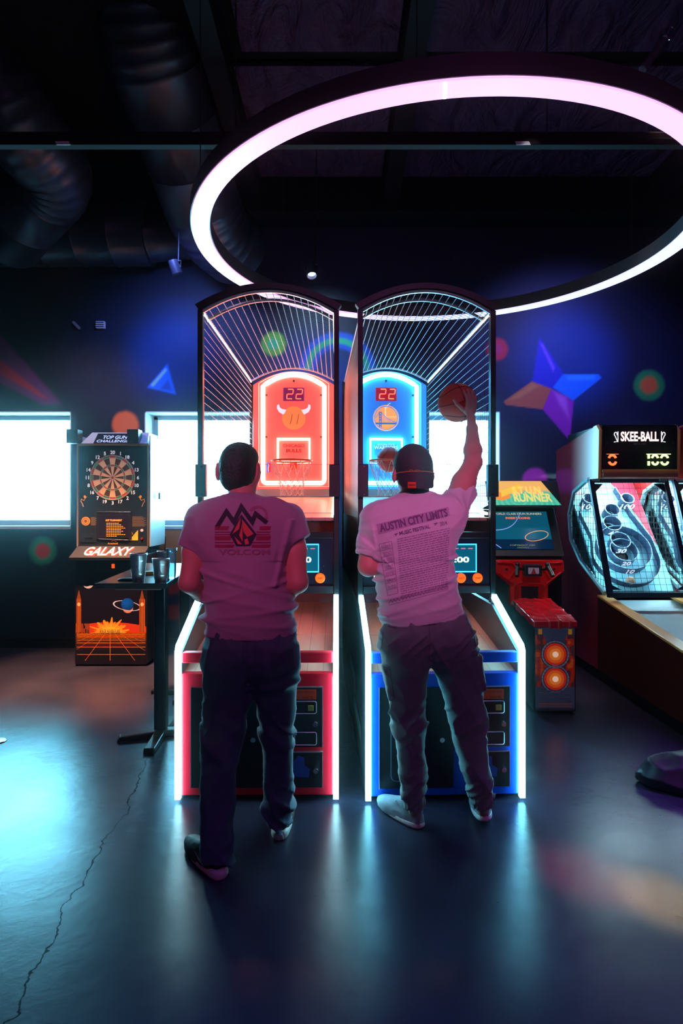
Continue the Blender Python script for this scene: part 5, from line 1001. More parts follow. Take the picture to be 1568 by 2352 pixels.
# ---------------------------------------------------------------- alley bowling machines
X0 = 2.31; SWD = 0.735
SRED = mat('skee_side_red', (0.66, 0.03, 0.03), 0.27, vary=(1.2, 0.7), coat=1.0, spec=1.0); TRIM = mat('orange_edge_trim', (0.95, 0.45, 0.12), 0.3); BROWN = mat('dark_brown_side', (0.09, 0.008, 0.005), 0.45)
LANE = mat('lane_surface', (0.62, 0.72, 0.78), 0.3, vary=(3, 0.8)); BRD = mat('skee_board', (0.33, 0.74, 0.84), 0.4); RINGM = mat('ring_band', (0.06, 0.10, 0.18), 0.35, vary=(5, 1.5))
def skee(label, full=True):
    t = thing('alley_ball_machine', label, 'arcade machine', (X0, 4.0, 0)); y0 = -4.0   # local y = Y - 4
    Y = lambda v: v + y0
    def rail(v): return 0.575 + (v - 4.12) * 0.1265
    for x0, x1 in ((0.0, 0.03), (SWD - 0.03, SWD)):
        MB().yz([(Y(3.0), 0.10), (Y(3.0), rail(3.0)), (Y(5.5), rail(5.5)), (Y(5.5), 0.10)], x0, x1).build('lane_side', BROWN, t, bevel=0.003)
        MB().yz([(Y(3.02), 0.0), (Y(3.02), 0.10), (Y(6.6), 0.10), (Y(6.6), 0.0)], x0 + 0.02 if x0 == 0 else x0, x1 + 0.0).build('kick_plate', BLACK, t)
        s0 = 0.0 if x0 == 0 else SWD - 0.095
        MB().yz([(Y(2.98), rail(2.98)), (Y(2.98), rail(2.98) + 0.022), (Y(5.50), rail(5.50) + 0.022), (Y(5.50), rail(5.50))], s0 - 0.006, s0 + 0.10).build('rail_cap', TRIM, t, bevel=0.006)
        prof = [(5.49, 0.10), (5.49, 0.78), (5.38, 0.79), (5.92, 1.03), (6.17, 1.23), (6.22, 1.49), (6.09, 1.72), (5.80, 1.82), (5.50, 1.82), (5.48, 2.25), (5.53, 2.295), (5.60, 2.29), (6.56, 2.166), (6.58, 0.10)]
        MB().yz([(Y(a), b_) for a, b_ in prof], x0, x1).build('head_side', SRED, t)
        MB().tube([(x0 + 0.015, Y(a), b_) for a, b_ in prof[8:12]], 0.017, 6).build('side_trim', TRIM, t)
        # side net
        e = [(5.38, 0.80), (5.92, 1.035), (6.17, 1.235), (6.215, 1.49), (6.085, 1.715), (5.80, 1.81), (5.71, 1.81)]
        MB().tube([(x0 + 0.015, Y(a), b_) for a, b_ in e], 0.024, 8).build('net_frame', mat('net_frame_steel', (0.30, 0.48, 0.50), 0.35, 0.3), t, smooth=True)
        nb = MB(); E = [Vector((0, a, b_)) for a, b_ in e]
        def span(axis, v, poly=E + [Vector((0, 5.30, 0.80))]):
            h = []
            for i in range(len(poly)):
                a, b_ = poly[i], poly[(i + 1) % len(poly)]
                if (a[axis] - v) * (b_[axis] - v) < 0: k = (v - a[axis]) / (b_[axis] - a[axis]); h.append((a + (b_ - a) * k)[3 - axis])
            return sorted(h)
        for zv in np.arange(0.86, 1.8, 0.055):
            h = span(2, zv)
            if len(h) >= 2: nb.tube([(x0 + 0.015, Y(h[0]), zv), (x0 + 0.015, Y(h[-1]), zv)], 0.0022, 4)
        for yv in np.arange(5.36, 6.2, 0.055):
            h = span(1, yv)
            if len(h) >= 2: nb.tube([(x0 + 0.015, Y(yv), h[0]), (x0 + 0.015, Y(yv), h[-1])], 0.0022, 4)
        nb.build('side_net', BLACK, t)
    lane = lambda v: rail(v) - 0.05
    MB().yz([(Y(3.1), lane(3.1) - 0.03), (Y(3.1), lane(3.1)), (Y(5.3), lane(5.3)), (Y(5.3), lane(5.3) - 0.03)], 0.03, SWD - 0.03).build('lane', LANE, t)
    hp = [(Y(v), lane(5.3) + 0.18 * ((v - 5.3) / 0.25) ** 2 - 0.0) for v in np.linspace(5.3, 5.44, 6)]; hp = [(a, b_) for a, b_ in hp]
    MB().yz(hp + [(a, b_ - 0.03) for a, b_ in hp[::-1]], 0.03, SWD - 0.03).build('ball_hop', LANE, t)
    MB().bb(0.0, SWD, Y(3.0), Y(3.03), 0.10, rail(3.0)).build('front_end', BROWN, t)
    # target board, tilted
    P0, P1 = Vector((0, Y(5.50), 0.80)), Vector((0, Y(6.32), 1.82)); up_ = (P1 - P0).normalized(); nr = Vector((0, -up_.z, up_.y))
    def bp(u, v, d=0.0): return P0 + Vector((u, 0, 0)) + up_ * v + nr * d
    bd = MB().prism([bp(0.03, 0), bp(SWD - 0.03, 0), bp(SWD - 0.03, 1.34), bp(0.03, 1.34)], -nr * 0.03).build('target_board', BRD, t)
    MB().prism([bp(0.46, 1.335, 0.003), bp(0.70, 1.335, 0.003), bp(0.70, 0.5, 0.003), bp(0.62, 0.85, 0.003)], nr * 0.002).build('red_flash', mat('board_red_flash', (0.8, 0.05, 0.10), 0.4), bd)
    MB().bb(0.03, SWD - 0.03, Y(6.36), Y(6.4), 0.8, 1.86).build('back_liner', BRD, t)
    M = Matrix((Vector((1, 0, 0)), up_, nr)).transposed()
    def ringw(name, pts, h, lb=None, closed=True):
        q = MB(); P = [bp(a, b_, 0) for a, b_ in pts]; n = len(P); th = 0.006; cen = sum(P, Vector()) / n
        lo_ = []
        for k in range(n if closed else n - 1):
            a, b_ = P[k], P[(k + 1) % n]; ia, ib = a + (cen - a).normalized() * th, b_ + (cen - b_).normalized() * th
            q._f([q.bm.verts.new(x) for x in (a, b_, b_ + nr * h, a + nr * h)]); q._f([q.bm.verts.new(x) for x in (ia, ia + nr * h, ib + nr * h, ib)])
            q._f([q.bm.verts.new(x) for x in (a + nr * h, b_ + nr * h, ib + nr * h, ia + nr * h)])
        bmesh.ops.remove_doubles(q.bm, verts=q.bm.verts, dist=1e-5); o = q.build(name, RINGM, bd, smooth=True, fix=False)
        MB().tube([p + nr * h for p in P], 0.004, 5, closed=closed).build('ring_lip', mat('ring_lip_pale', (0.5, 0.7, 0.85), 0.3), o, smooth=True)
        if lb:
            i = min(range(n), key=lambda k: P[k].z); c = P[i] + nr * h * 0.5 - up_ * 0.004
            q = MB(); me = text_mesh(lb, 1.0, 0.03); co = np.array([v.co[:] for v in me.vertices]); mid = (co.max(0) + co.min(0)) / 2; s_ = h * 0.72 / np.ptp(co[:, 1])
            MM = Matrix.Translation(c) @ Matrix((Vector((1, 0, 0)), nr, -up_)).transposed().to_4x4() @ Matrix.Diagonal((s_, s_, 1, 1)) @ Matrix.Translation((-mid[0], -mid[1], 0)); q.add_mesh(me, MM)
            q.build('ring_number', mat('ring_number_white', (0.9, 0.93, 1), 0.5, emit=(0.7, 0.8, 1.0), es=0.9, sampled=False), o)
        return o
    circ = lambda cx, cy_, r, ry=None, n=40: [(cx + r * math.cos(a), cy_ + (ry or r) * math.sin(a)) for a in np.linspace(0, 2 * PI, n + 1)[:-1]]
    cx = 0.335
    wall = [(cx - 0.16, 1.18)] + [(cx - 0.30 + 0.02 * k, 0.85 - 0.14 * k) for k in range(3)] + [(cx + 0.305 * math.cos(a), 0.34 + 0.30 * math.sin(a)) for a in np.linspace(PI * 1.02, 2 * PI * 0.99, 18)] + [(cx + 0.30, 0.55), (cx + 0.20, 0.85), (cx + 0.13, 1.18)]
    ringw('outer_wall', wall, 0.07, None, False); ringw('ring_ten', circ(cx, 0.43, 0.245), 0.09, '10');
    ringw('ring_twenty', circ(cx - 0.01, 0.40, 0.125), 0.085, '20'); ringw('ring_thirty', circ(cx - 0.02, 0.50, 0.09, None, 28), 0.10, '30'); ringw('ring_forty', circ(cx - 0.04, 0.70, 0.085, None, 28), 0.10, '40'); ringw('ring_fifty', circ(cx, 0.86, 0.07, None, 28), 0.11, '50')
    for s in (-1, 1): ringw('ring_hundred', circ(cx + s * 0.19, 1.0, 0.062, None, 28), 0.11, '100')
    for a, b_, r in [(cx - 0.01, 0.38, 0.06), (cx - 0.04, 0.70, 0.06), (cx, 0.86, 0.055), (cx - 0.19, 1.0, 0.05), (cx + 0.19, 1.0, 0.05)]:
        MB().poly([bp(a + r * math.cos(k), b_ + r * math.sin(k), 0.003) for k in np.linspace(0, 2 * PI, 25)[:-1]]).build('ball_hole', BLACK, bd, fix=False)
    for a, b_ in ((0.10, 1.15), (0.60, 1.18), (0.30, 1.22)):
        q = MB(); me = text_mesh('100', 1.0, 0.03); s_ = 0.06; MM = Matrix.Translation(bp(a, b_, 0.004)) @ M.to_4x4() @ Matrix.Diagonal((s_, s_, 1, 1)); q.add_mesh(me, MM); q.build('board_lettering', mat('board_pink_print', (0.85, 0.25, 0.3), 0.5), bd)
    # front net in its frame
    f0, f1 = Vector((0, Y(5.29), 0.80)), Vector((0, Y(5.71), 1.83)); fu = (f1 - f0)
    fp = lambda u, k, d=0.0: f0 + Vector((u, d, 0)) + fu * k
    FR = mat('net_frame_blue_black', (0.01, 0.03, 0.07), 0.35)
    for a, b_, wd in ((fp(0.02, 0), fp(0.02, 1), 0.028), (fp(SWD - 0.02, 0), fp(SWD - 0.02, 1), 0.028), (fp(0, 0.0), fp(SWD, 0.0), 0.03), (fp(0, 0.985), fp(SWD, 0.985), 0.035)): MB().tube([a, b_], wd, 4, square=True).build('front_frame', FR, t)
    for u, k, sx in ((0.06, 0.95, 1), (SWD - 0.06, 0.95, -1), (0.06, 0.04, 1), (SWD - 0.06, 0.04, -1)):
        kz = -0.09 if k > 0.5 else 0.05; MB().prism([fp(u - sx * 0.03, k), fp(u + sx * 0.07, k), fp(u - sx * 0.03, k + kz)], (0, 0.012, 0)).build('corner_gusset', FR, t)
    nb = MB()
    for k in np.linspace(0.03, 0.96, 19): nb.tube([fp(0.03, k), fp(SWD - 0.03, k)], 0.0016, 4)
    for u in np.linspace(0.05, SWD - 0.05, 13): nb.tube([fp(u, 0.02), fp(u, 0.97)], 0.0016, 4)
    nb.build('front_net', mat('net_cord_black', (0.005, 0.008, 0.02), 0.6), t)
    # header
    hz0, hz1, hy_ = 1.875, 2.30, Y(5.47)
    MB().bb(0.03, SWD - 0.03, hy_ + 0.01, Y(6.3), hz0, hz1).build('header_cabinet', BLACK, t)
    MB().bb(0.03, SWD - 0.03, hy_ - 0.01, hy_ + 0.02, hz0, hz0 + 0.025).build('header_sill', TRIM, t, bevel=0.004); MB().bb(0.03, SWD - 0.03, hy_ - 0.02, Y(5.75), hz0 - 0.05, hz0).build('header_underside', mat('underside_brown', (0.35, 0.12, 0.08), 0.4), t, bevel=0.012)
    hp_ = MB().bb(0.035, SWD - 0.035, hy_, hy_ + 0.01, hz0 + 0.027, hz1 - 0.01).build('score_panel', mat('score_panel_black', (0.006, 0.005, 0.012), 0.25), t)
    NEO = mat('skee_sign_neon', (1, 0.8, 0.8), 0.4, emit=(1.0, 0.72, 0.68), es=1.6, sampled=False)
    q = MB(); text_at(q, 'SKEE-BALL', Vector((SWD / 2 - 0.005, hy_ - 0.006, hz1 - 0.105)), 0.34, 0.088, 0.03); q.build('sign_lettering', NEO, hp_)
    q = MB()
    for s in (-1, 1):
        c0 = SWD / 2 - 0.005 + s * 0.195; zc = hz1 - 0.105
        q.tube([(c0, hy_ - 0.006, zc - 0.05), (c0, hy_ - 0.006, zc + 0.045)], 0.003, 4).tube([(c0 + s * 0.02 + s * 0.013 * math.cos(a), hy_ - 0.006, zc + 0.02 + 0.018 * math.sin(a)) for a in np.linspace(3.6, -1.2, 10)] + [(c0 + s * 0.005, hy_ - 0.006, zc - 0.045), (c0 + s * 0.035, hy_ - 0.006, zc - 0.05)], 0.003, 4)
    q.build('sign_scrolls', mat('skee_scroll_white', (1, 1, 1), .4, emit=(0.9, 0.9, 1), es=1.6, sampled=False), hp_)
    q = MB(); text_at(q, 'SINCE 1909', Vector((SWD / 2 - 0.005, hy_ - 0.006, hz1 - 0.172)), 0.11, 0.014); q.build('sign_caption', mat('caption_grey', (0.3, 0.3, 0.4), 0.5), hp_)
    zr = hz0 + 0.11
    q = MB(); q.bb(0.067, 0.172, hy_ - 0.008, hy_, zr + 0.050, zr + 0.053)
    def halfo(q, xc, ww, hh, t_):
        for s in (-1, 1): q.tube([(xc + ww * math.cos(a), hy_ - 0.006, zr + s * (0.012 + hh * abs(math.sin(a)))) for a in np.linspace(0.15, PI - 0.15, 10)], t_, 5)
    halfo(q, 0.118, 0.030, 0.030, 0.011); q.build('red_score_digit', mat('skee_red_led', (1, 0.3, 0.1), .4, emit=(1, 0.12, 0.03), es=2.6, sampled=False), hp_)
    q = MB(); halfo(q, 0.50, 0.026, 0.030, 0.010); halfo(q, 0.585, 0.030, 0.030, 0.010); q.bb(0.435, 0.452, hy_ - 0.01, hy_, zr + 0.012, zr + 0.05).bb(0.435, 0.452, hy_ - 0.01, hy_, zr - 0.05, zr - 0.012).bb(0.425, 0.64, hy_ - 0.008, hy_, zr + 0.049, zr + 0.054)
    q.build('green_score_digits', mat('skee_green_led', (0.8, 1, 0.4), .4, emit=(0.62, 1.0, 0.30), es=2.6, sampled=False), hp_)
    for x_ in (0.07, SWD - 0.07): MB().tube([(x_ + 0.010 * math.cos(a), hy_ - 0.006, hz1 - 0.16 + 0.010 * math.sin(a)) for a in np.linspace(0, 2 * PI, 13)[:-1]], 0.0025, 5, closed=True).build('panel_screw', CHROME, hp_)
    for x_ in (0.02, SWD - 0.09): MB().bb(x_, x_ + 0.07, Y(5.66), Y(5.80), 1.80, 1.87).build('hinge_bracket', mat('bracket_grey', (0.3, 0.33, 0.38), 0.4, 0.5), t, bevel=0.008)
    for xq in (0.035, SWD - 0.006): MB().cyl((xq, Y(5.40), 0.95), (xq, Y(5.72), 1.74), 0.006, n=6).build('playfield_lamp_and_fill', mat('side_fill_glow', (1, 1, 1), .4, emit=(0.40, 0.85, 1.0), es=110.0), t)  # added fill tubes hidden behind the front frame posts
    # the lamp tube the machine has inside its head
    MB().cyl((0.06, Y(5.95), 1.84), (SWD - 0.06, Y(5.95), 1.84), 0.013, n=8).build('playfield_lamp_and_fill', mat('playfield_lamp_glow', (1, 1, 1), .4, emit=(0.55, 0.92, 1.0), es=190.0), t)
    return t, bp
sk, bp = skee('bowling alley machine with red side and lit scoring rings, right edge of the hall')
o = MB().ellipsoid(sk.location + bp(0.30, 0.08, 0.052), (0.04, 0.04, 0.04), 24, 14).build('alley_ball', mat('alley_ball_wood', (0.7, 0.35, 0.22), 0.35), smooth=True); tag(o, 'small brown ball lying at the foot of the scoring rings', 'ball')
r2 = sk.copy(); COL.objects.link(r2); r2.location.x += SWD + 0.05; r2['label'] = 'second bowling alley machine, mostly cut off by the right picture edge'
def kids(src, dst):
    for ch in list(src.children):
        c = ch.copy(); COL.objects.link(c); c.parent = dst; kids(ch, c)
kids(sk, r2)

# black bag on the floor at the right edge
f = Field((-0.35, -0.25, -0.02), (0.45, 0.3, 0.28), 0.01)
f.ell((0.05, 0.0, 0.03), (0.26, 0.17, 0.16), 0.05); f.ell((0.16, 0.02, 0.10), (0.15, 0.15, 0.13), 0.06); f.seg((-0.2, 0.02, 0.10), (0.1, 0, 0.13), 0.03, 0.06, 0.06); f.ell((-0.14, 0.02, 0.04), (0.14, 0.10, 0.09), 0.05)
f.warp(lambda X, Y, Z: 0.02 * ridge(X * 7, Y * 7, Z * 9 + 2)); f.clip((0, 0, 0.003), (0, 0, -1))
o = link('duffel_bag', f.mesh('duffel_bag'), mat('black_nylon', (0.008, 0.007, 0.016), 0.45), smooth=True, angle=0, loc=(1.97, 3.42, 0)); tag(o, 'crumpled black bag lying on the floor at the right edge', 'bag')
o = MB().lathe([(0.045, 0.0), (0.05, 0.004), (0.045, 0.008), (0.0, 0.009)], pxf(-4, 1703), 24).build('floor_cap', mat('floor_cap_brass', (0.7, 0.7, 0.65), 0.3, 0.6)); tag(o, 'small round pale metal cap set in the floor at left edge', 'floor cap')
# ---------------------------------------------------------------- the two players
SKIN = mat('skin_tone', (0.70, 0.30, 0.24), 0.5, bump=(90, 0.12, 0.003)); HAIR = mat('dark_hair', (0.018, 0.013, 0.012), 0.55, bump=(120, 0.8, 0.006)); EYE = mat('eye_white', (0.7, 0.7, 0.7), 0.2)
def V(x, y, Y): return px(x, y, Y)
def S(rows):      # rows: (y_px, x_left, x_right, Y, half depth) -> slices
    return [(CAMZ - (y - HY) * Y / F, ((a + b) / 2 - CX) * Y / F, Y, (b - a) / 2 * Y / F, d) for y, a, b, Y, d in rows]

def add_head(f, c, k=0.02, turn=0.0, s=1.0):
    c = Vector(c); R = Matrix.Rotation(turn, 3, 'Z'); MM = [list(r) for r in R]
    P = lambda x, y, z: c + R @ Vector((x * s, y * s, z * s))
    f.ell(P(0, 0, 0.012), (0.078 * s, 0.096 * s, 0.098 * s), k, MM); f.ell(P(0, 0.04, -0.05), (0.060 * s, 0.062 * s, 0.072 * s), 0.04, MM)
    f.ell(P(0, 0.078, -0.098), (0.028 * s, 0.020 * s, 0.018 * s), 0.03, MM)                    # chin
    f.seg(P(0, 0.096, 0.005), P(0, 0.116, -0.034), 0.008, 0.013, 0.015); f.ell(P(0, 0.088, -0.066), (0.024, 0.012, 0.009), 0.008, MM)
    for q in (-1, 1):
        f.ell(P(q * 0.034, 0.083, 0.026), (0.024, 0.010, 0.008), 0.012, MM); f.ell(P(q * 0.031, 0.097, 0.008), (0.017, 0.012, 0.010), 0.006, MM, sub=True)
        f.ell(P(q * 0.084, 0.0, -0.012), (0.009, 0.021, 0.033), 0.012, MM); f.ell(P(q * 0.090, -0.008, -0.004), (0.006, 0.017, 0.026), 0.01, MM)
    return P
def add_hand(f, wrist, palm_dir, palm_n, L=0.185, curl=0.5, side=1, tips=None):
    """palm_dir: wrist to knuckles, palm_n: direction the palm faces, side: +1 thumb on the cross(dir, n) side"""
    w = Vector(wrist); d = Vector(palm_dir).normalized(); n = Vector(palm_n); n = (n - d * n.dot(d)).normalized(); l = d.cross(n) * side
    f.seg(w, w + d * 0.05, 0.025, 0.022, 0.02)
    for o in (-0.027, -0.009, 0.009, 0.027): f.seg(w + d * 0.025 + l * o * 0.7, w + d * 0.088 + l * o, 0.016, 0.0125, 0.016)
    for i, (o, ln) in enumerate(((0.030, 0.068), (0.010, 0.077), (-0.010, 0.072), (-0.029, 0.056))):
        p = w + d * 0.090 + l * o; u = d + l * (0.18 * (1.5 - i) / 1.5) ; u.normalize(); r = 0.0092 - 0.0006 * (i == 3)
        for j, fr_ in enumerate((0.45, 0.31, 0.24)):
            u = (u * math.cos(curl * (0.35 + 0.3 * j)) + n * math.sin(curl * (0.35 + 0.3 * j))).normalized(); q = p + u * ln * fr_ * 1.0; f.seg(p, q, r, r - 0.0007, 0.004); p = q; r -= 0.0007
    p = w + d * 0.028 + l * 0.027; u = (d * 0.7 + l * 0.75 + n * 0.15).normalized()
    for ln, r in ((0.035, 0.0125), (0.03, 0.0105), (0.024, 0.0095)):
        q = p + u * ln; f.seg(p, q, r, r - 0.001, 0.008); p = q; u = (u + d * 0.35 + n * 0.25 * curl).normalized()

def shoe(name, heel, head, label, mats, L=0.29, lift=0.0, high=False, style='a', parent=None):
    """built along +Y from the heel, then turned to its heading"""
    a = math.atan2(-head[0], head[1]); loc = Vector((heel[0], heel[1], lift)); up, so = mats
    f = Field((-0.08, -0.04, -0.01), (0.08, L + 0.04, 0.15), 0.004)
    f.slices([(0.012, 0.0, L * 0.50, 0.046, L * 0.50), (0.05, 0, L * 0.48, 0.043, L * 0.47), (0.07, 0, L * 0.40, 0.038, L * 0.38), (0.10, 0, 0.085, 0.036, 0.075), (0.118, 0, 0.068, 0.037, 0.052)], 0.02, 2.5)
    f.ell((0, L * 0.72, 0.035), (0.044, 0.09, 0.034), 0.03)
    f.warp(lambda X, Y, Z: 0.002 * ridge(X * 30, Y * 22, Z * 30))
    f.ell((0, 0.066, 0.128), (0.029, 0.045, 0.03), sub=True)
    g = Field((-0.08, -0.04, -0.02), (0.08, L + 0.04, 0.06), 0.004)
    g.slices([(0.0, 0, L * 0.5, 0.044, L * 0.495), (0.012, 0, L * 0.5, 0.051, L * 0.517), (0.028, 0, L * 0.5, 0.048, L * 0.508)], 0.01, 2.6)
    g.seg((0, 0.03, 0.02), (0, 0.018, 0.024), 0.036, 0.034, 0.02) if style == 'a' else None
    g.clip((0, 0, 0), (0, 0, -1)); g.clip((0, 0, 0.042), (0, 0, 1))
    R = Matrix.Rotation(a, 4, 'Z')
    if lift: R = R @ Matrix.Rotation(-math.asin(min(1, lift / L * 1.2)), 4, 'X')
    M = Matrix.Translation(loc) @ R
    mu = f.mesh('shoe'); mu.transform(M); o = link('shoe', mu, up, parent, smooth=True, angle=0); lab(o, label)
    ms = g.mesh('sole'); ms.transform(M); link('sole', ms, so, o, smooth=True, angle=0)
    q = MB()
    for k in range(4): y = 0.125 + k * 0.02; z_ = 0.098 - k * 0.011; q.tube([M @ Vector((s * 0.022, y + 0.006 * (s > 0), z_ - 0.006 * (abs(s) == 1))) for s in (-1, 0, 1)], 0.003, 5)
    if style == 'b':
        q.tube([M @ Vector((-0.02 - 0.02 * math.sin(k * 0.6), 0.125 + 0.035 * math.sin(k * 1.2) * 0.5 + 0.01, 0.095 - 0.004 * k)) for k in range(8)], 0.0022, 5)
    q.build('lace', mat('lace_' + style, (0.02, 0.02, 0.02) if style == 'a' else (0.35, 0.4, 0.5), 0.6), o, smooth=True)
    if style == 'a':
        for s in (-1, 1):
            sw = MB(); pts = [(0.060, 0.040), (0.085, 0.034), (0.115, 0.040), (0.165, 0.062), (0.110, 0.052), (0.085, 0.050), (0.075, 0.056)]
            me = mu; bvh = BVHTree.FromPolygons([v.co.copy() for v in me.vertices], [tuple(p.vertices) for p in me.polygons]); P = []
            for y, z_ in pts:
                h = bvh.ray_cast(M @ Vector((s * 0.12, y, z_)), (M.to_3x3() @ Vector((-s, 0, 0))).normalized())[0]
                if h is not None: P.append(h + M.to_3x3() @ Vector((s * 0.002, 0, 0)))
            if len(P) > 3: sw.poly(P); w_ = sw.build('side_mark', mat('swoosh_white', (0.8, 0.75, 0.75), 0.5), o)
    return o

def garment(name, f, m, parent, **k):
    me = f.mesh(name); o = link(name, me, m, parent, smooth=True, angle=0); return o, me

# ---- player at the left -------------------------------------------------------------------------------------------
person = thing('person', 'man in a mauve printed t-shirt and dark jeans, seen from behind, at the red machine', 'person', (0, 0, 0))
YT = 2.72
TEE = mat('mauve_tee_fabric', (0.42, 0.30, 0.40), 0.8, bump=(220, 0.35, 0.002), sheen=0.3)
torso = S([(1133, 528, 586, YT, 0.062), (1142, 508, 606, YT, 0.078), (1153, 486, 630, YT, 0.095), (1168, 464, 655, YT, 0.108), (1190, 452, 668, YT, 0.118), (1230, 456, 668, YT, 0.128), (1290, 464, 666, YT, 0.132), (1350, 469, 668, YT, 0.130), (1410, 473, 673, YT, 0.134), (1467, 472, 680, YT, 0.140)])
b = Field((-1.05, 2.35, -0.01), (0.02, 3.2, 1.9), 0.006)
hc1 = V(547, 1078, 2.75)
P1 = add_head(b, hc1)
for q in (-1, 1): b.ell(P1(q * 0.093, -0.006, -0.014), (0.008, 0.019, 0.030), 0.01); b.seg(P1(q * 0.07, 0, -0.014), P1(q * 0.091, -0.004, -0.014), 0.014, 0.010, 0.01)
b.seg(V(555, 1108, 2.735), V(556, 1170, 2.72), 0.056, 0.066, 0.03)
b.slices([(z, x, y, max(0.02, a - 0.022), d - 0.02) for z, x, y, a, d in torso if z > 1.05], 0.03)
ARM_L = [V(461, 1190, 2.72), V(434, 1338, 2.68), V(512, 1392, 2.96)]; ARM_R = [V(666, 1190, 2.72), V(684, 1338, 2.68), V(614, 1392, 2.96)]
for A_ in (ARM_L, ARM_R):
    b.seg(A_[0], A_[0].lerp(A_[1], 0.5), 0.058, 0.051, 0.03); b.seg(A_[0].lerp(A_[1], 0.5), A_[1], 0.051, 0.043, 0.03)
    b.seg(A_[1], A_[1].lerp(A_[2], 0.35), 0.043, 0.045, 0.02); b.seg(A_[1].lerp(A_[2], 0.35), A_[2], 0.045, 0.028, 0.02)
add_hand(b, ARM_L[2], (0.45, 0.75, 0.35), (0.6, -0.1, 0.8), curl=0.6, side=-1); add_hand(b, ARM_R[2], (-0.45, 0.75, 0.35), (-0.6, -0.1, 0.8), curl=0.6, side=1)
LEGL = S([(1490, 480, 572, YT, 0.105), (1520, 470, 576, YT, 0.112), (1555, 468, 580, YT, 0.102), (1600, 470, 575, YT, 0.086), (1650, 468, 560, 2.71, 0.078), (1700, 466, 545, 2.69, 0.070), (1760, 462, 541, 2.67, 0.066), (1850, 461, 538, 2.645, 0.062), (1930, 462, 530, 2.625, 0.058), (1972, 463, 528, 2.62, 0.055)])
LEGR = S([(1490, 584, 672, YT, 0.105), (1520, 580, 682, YT, 0.112), (1555, 584, 683, YT, 0.102), (1600, 590, 678, YT, 0.084), (1650, 598, 674, 2.75, 0.075), (1700, 604, 672, 2.77, 0.068), (1760, 606, 672, 2.79, 0.064), (1830, 607, 670, 2.82, 0.060), (1872, 612, 667, 2.84, 0.056), (1892, 616, 662, 2.845, 0.052)])
for Lg in (LEGL, LEGR): b.slices([(z, x, y, a - 0.02, d - 0.018) for z, x, y, a, d in Lg], 0.03)
b.slices([(z, x, y, a - 0.02, d - 0.02) for z, x, y, a, d in S([(1450, 476, 678, YT, 0.125), (1490, 474, 678, YT, 0.120), (1525, 505, 650, YT, 0.09)])], 0.03)
link('body', b.mesh('body'), SKIN, person, smooth=True, angle=0)
for q in (-1, 1): MB().ellipsoid(P1(q * 0.031, 0.088, 0.008), (0.0115, 0.0115, 0.0115), 14, 10).build('eye', EYE, person, smooth=True)
h = Field((hc1.x - 0.12, hc1.y - 0.13, hc1.z - 0.14), (hc1.x + 0.12, hc1.y + 0.12, hc1.z + 0.14), 0.0045)
h.ell(hc1 + Vector((0, -0.006, 0.010)), (0.084, 0.098, 0.106), 0.01); h.ell(hc1 + Vector((0.0, -0.030, -0.045)), (0.066, 0.062, 0.060), 0.03); h.ell(hc1 + Vector((0.012, 0.03, 0.060)), (0.07, 0.07, 0.055), 0.03)
h.clip(hc1 + Vector((0, 0.035, 0.01)), (0, 0.75, -0.55)); h.clip(hc1 + Vector((0, 0, -0.100)), (0, 0.2, -1))
for q in (-1, 1): h.ell(hc1 + Vector((q * 0.090, 0.002, -0.014)), (0.012, 0.025, 0.036), sub=True)
h.warp(lambda X, Y, Z: 0.003 * vnoise(X * 120, Y * 120, Z * 60))
link('hair', h.mesh('hair'), HAIR, person, smooth=True, angle=0)
# t-shirt
f = Field((-0.92, 2.5, 0.95), (-0.08, 2.95, 1.68), 0.0055)
f.slices(torso, 0.02, 2.3)
SL = [(V(463, 1190, 2.72), V(438, 1262, 2.70), 0.070, 0.062), (V(665, 1190, 2.72), V(687, 1240, 2.70), 0.070, 0.058)]
for a, e, r0, r1 in SL: f.seg(a, e, r0, r1, 0.045, flat=True)
f.ell(V(498, 1200, 2.64), (0.10, 0.05, 0.11), 0.06); f.ell(V(625, 1200, 2.64), (0.10, 0.05, 0.11), 0.06)
wz_ = lambda y: CAMZ - (y - HY) * YT / F
def fold(X, Y, Z, cz, cx, sl, amp, wd): t = (Z - cz) - sl * (X - cx); return amp * np.exp(-(t / wd) ** 2)
def tee_w(X, Y, Z):
    d = 0.004 * ridge(X * 5 + 1, Y * 6, (Z + 0.35 * X) * 12) + 0.003 * ridge(X * 9, Y * 9 + 5, Z * 16)
    low = np.clip((wz_(1330) - Z) / 0.12, 0, 1)
    cx = (575 - CX) * YT / F
    for y0, sl, am, wd in ((1352, 0.25, 0.010, 0.010), (1378, -0.18, 0.010, 0.012), (1402, 0.12, 0.011, 0.012), (1425, -0.08, 0.009, 0.012), (1340, -0.3, 0.008, 0.010)):
        d = d + fold(X, Y, Z, wz_(y0), cx, sl, am, wd) * (0.35 + 0.65 * np.clip(np.abs(X - cx) / 0.17, 0, 1)) * (0.4 + 1.2 * vnoise(X * 7 + y0, 0 * Y, Z * 5))
    side = np.clip((np.abs(X - cx) - 0.08) / 0.1, 0, 1); d = d + low * side * 0.006 * ridge(X * 6, Y * 4, Z * 22)
    d = d + 0.012 * np.exp(-((X - (655 - CX) * YT / F - 0.25 * (Z - wz_(1270))) / 0.012) ** 2) * (Z > wz_(1340)) * (Z < wz_(1190))
    d = d - 0.004 * np.exp(-((Z - wz_(1459)) / 0.003) ** 2)
    return d - 0.004
f.warp(tee_w)
f.clip((0, 2.72, wz_(1464)), (-0.03, 0, -1)); f.ell(V(556, 1130, 2.74), (0.066, 0.068, 0.03), 0.01, sub=True)
tee, tme = garment('t_shirt', f, TEE, person)
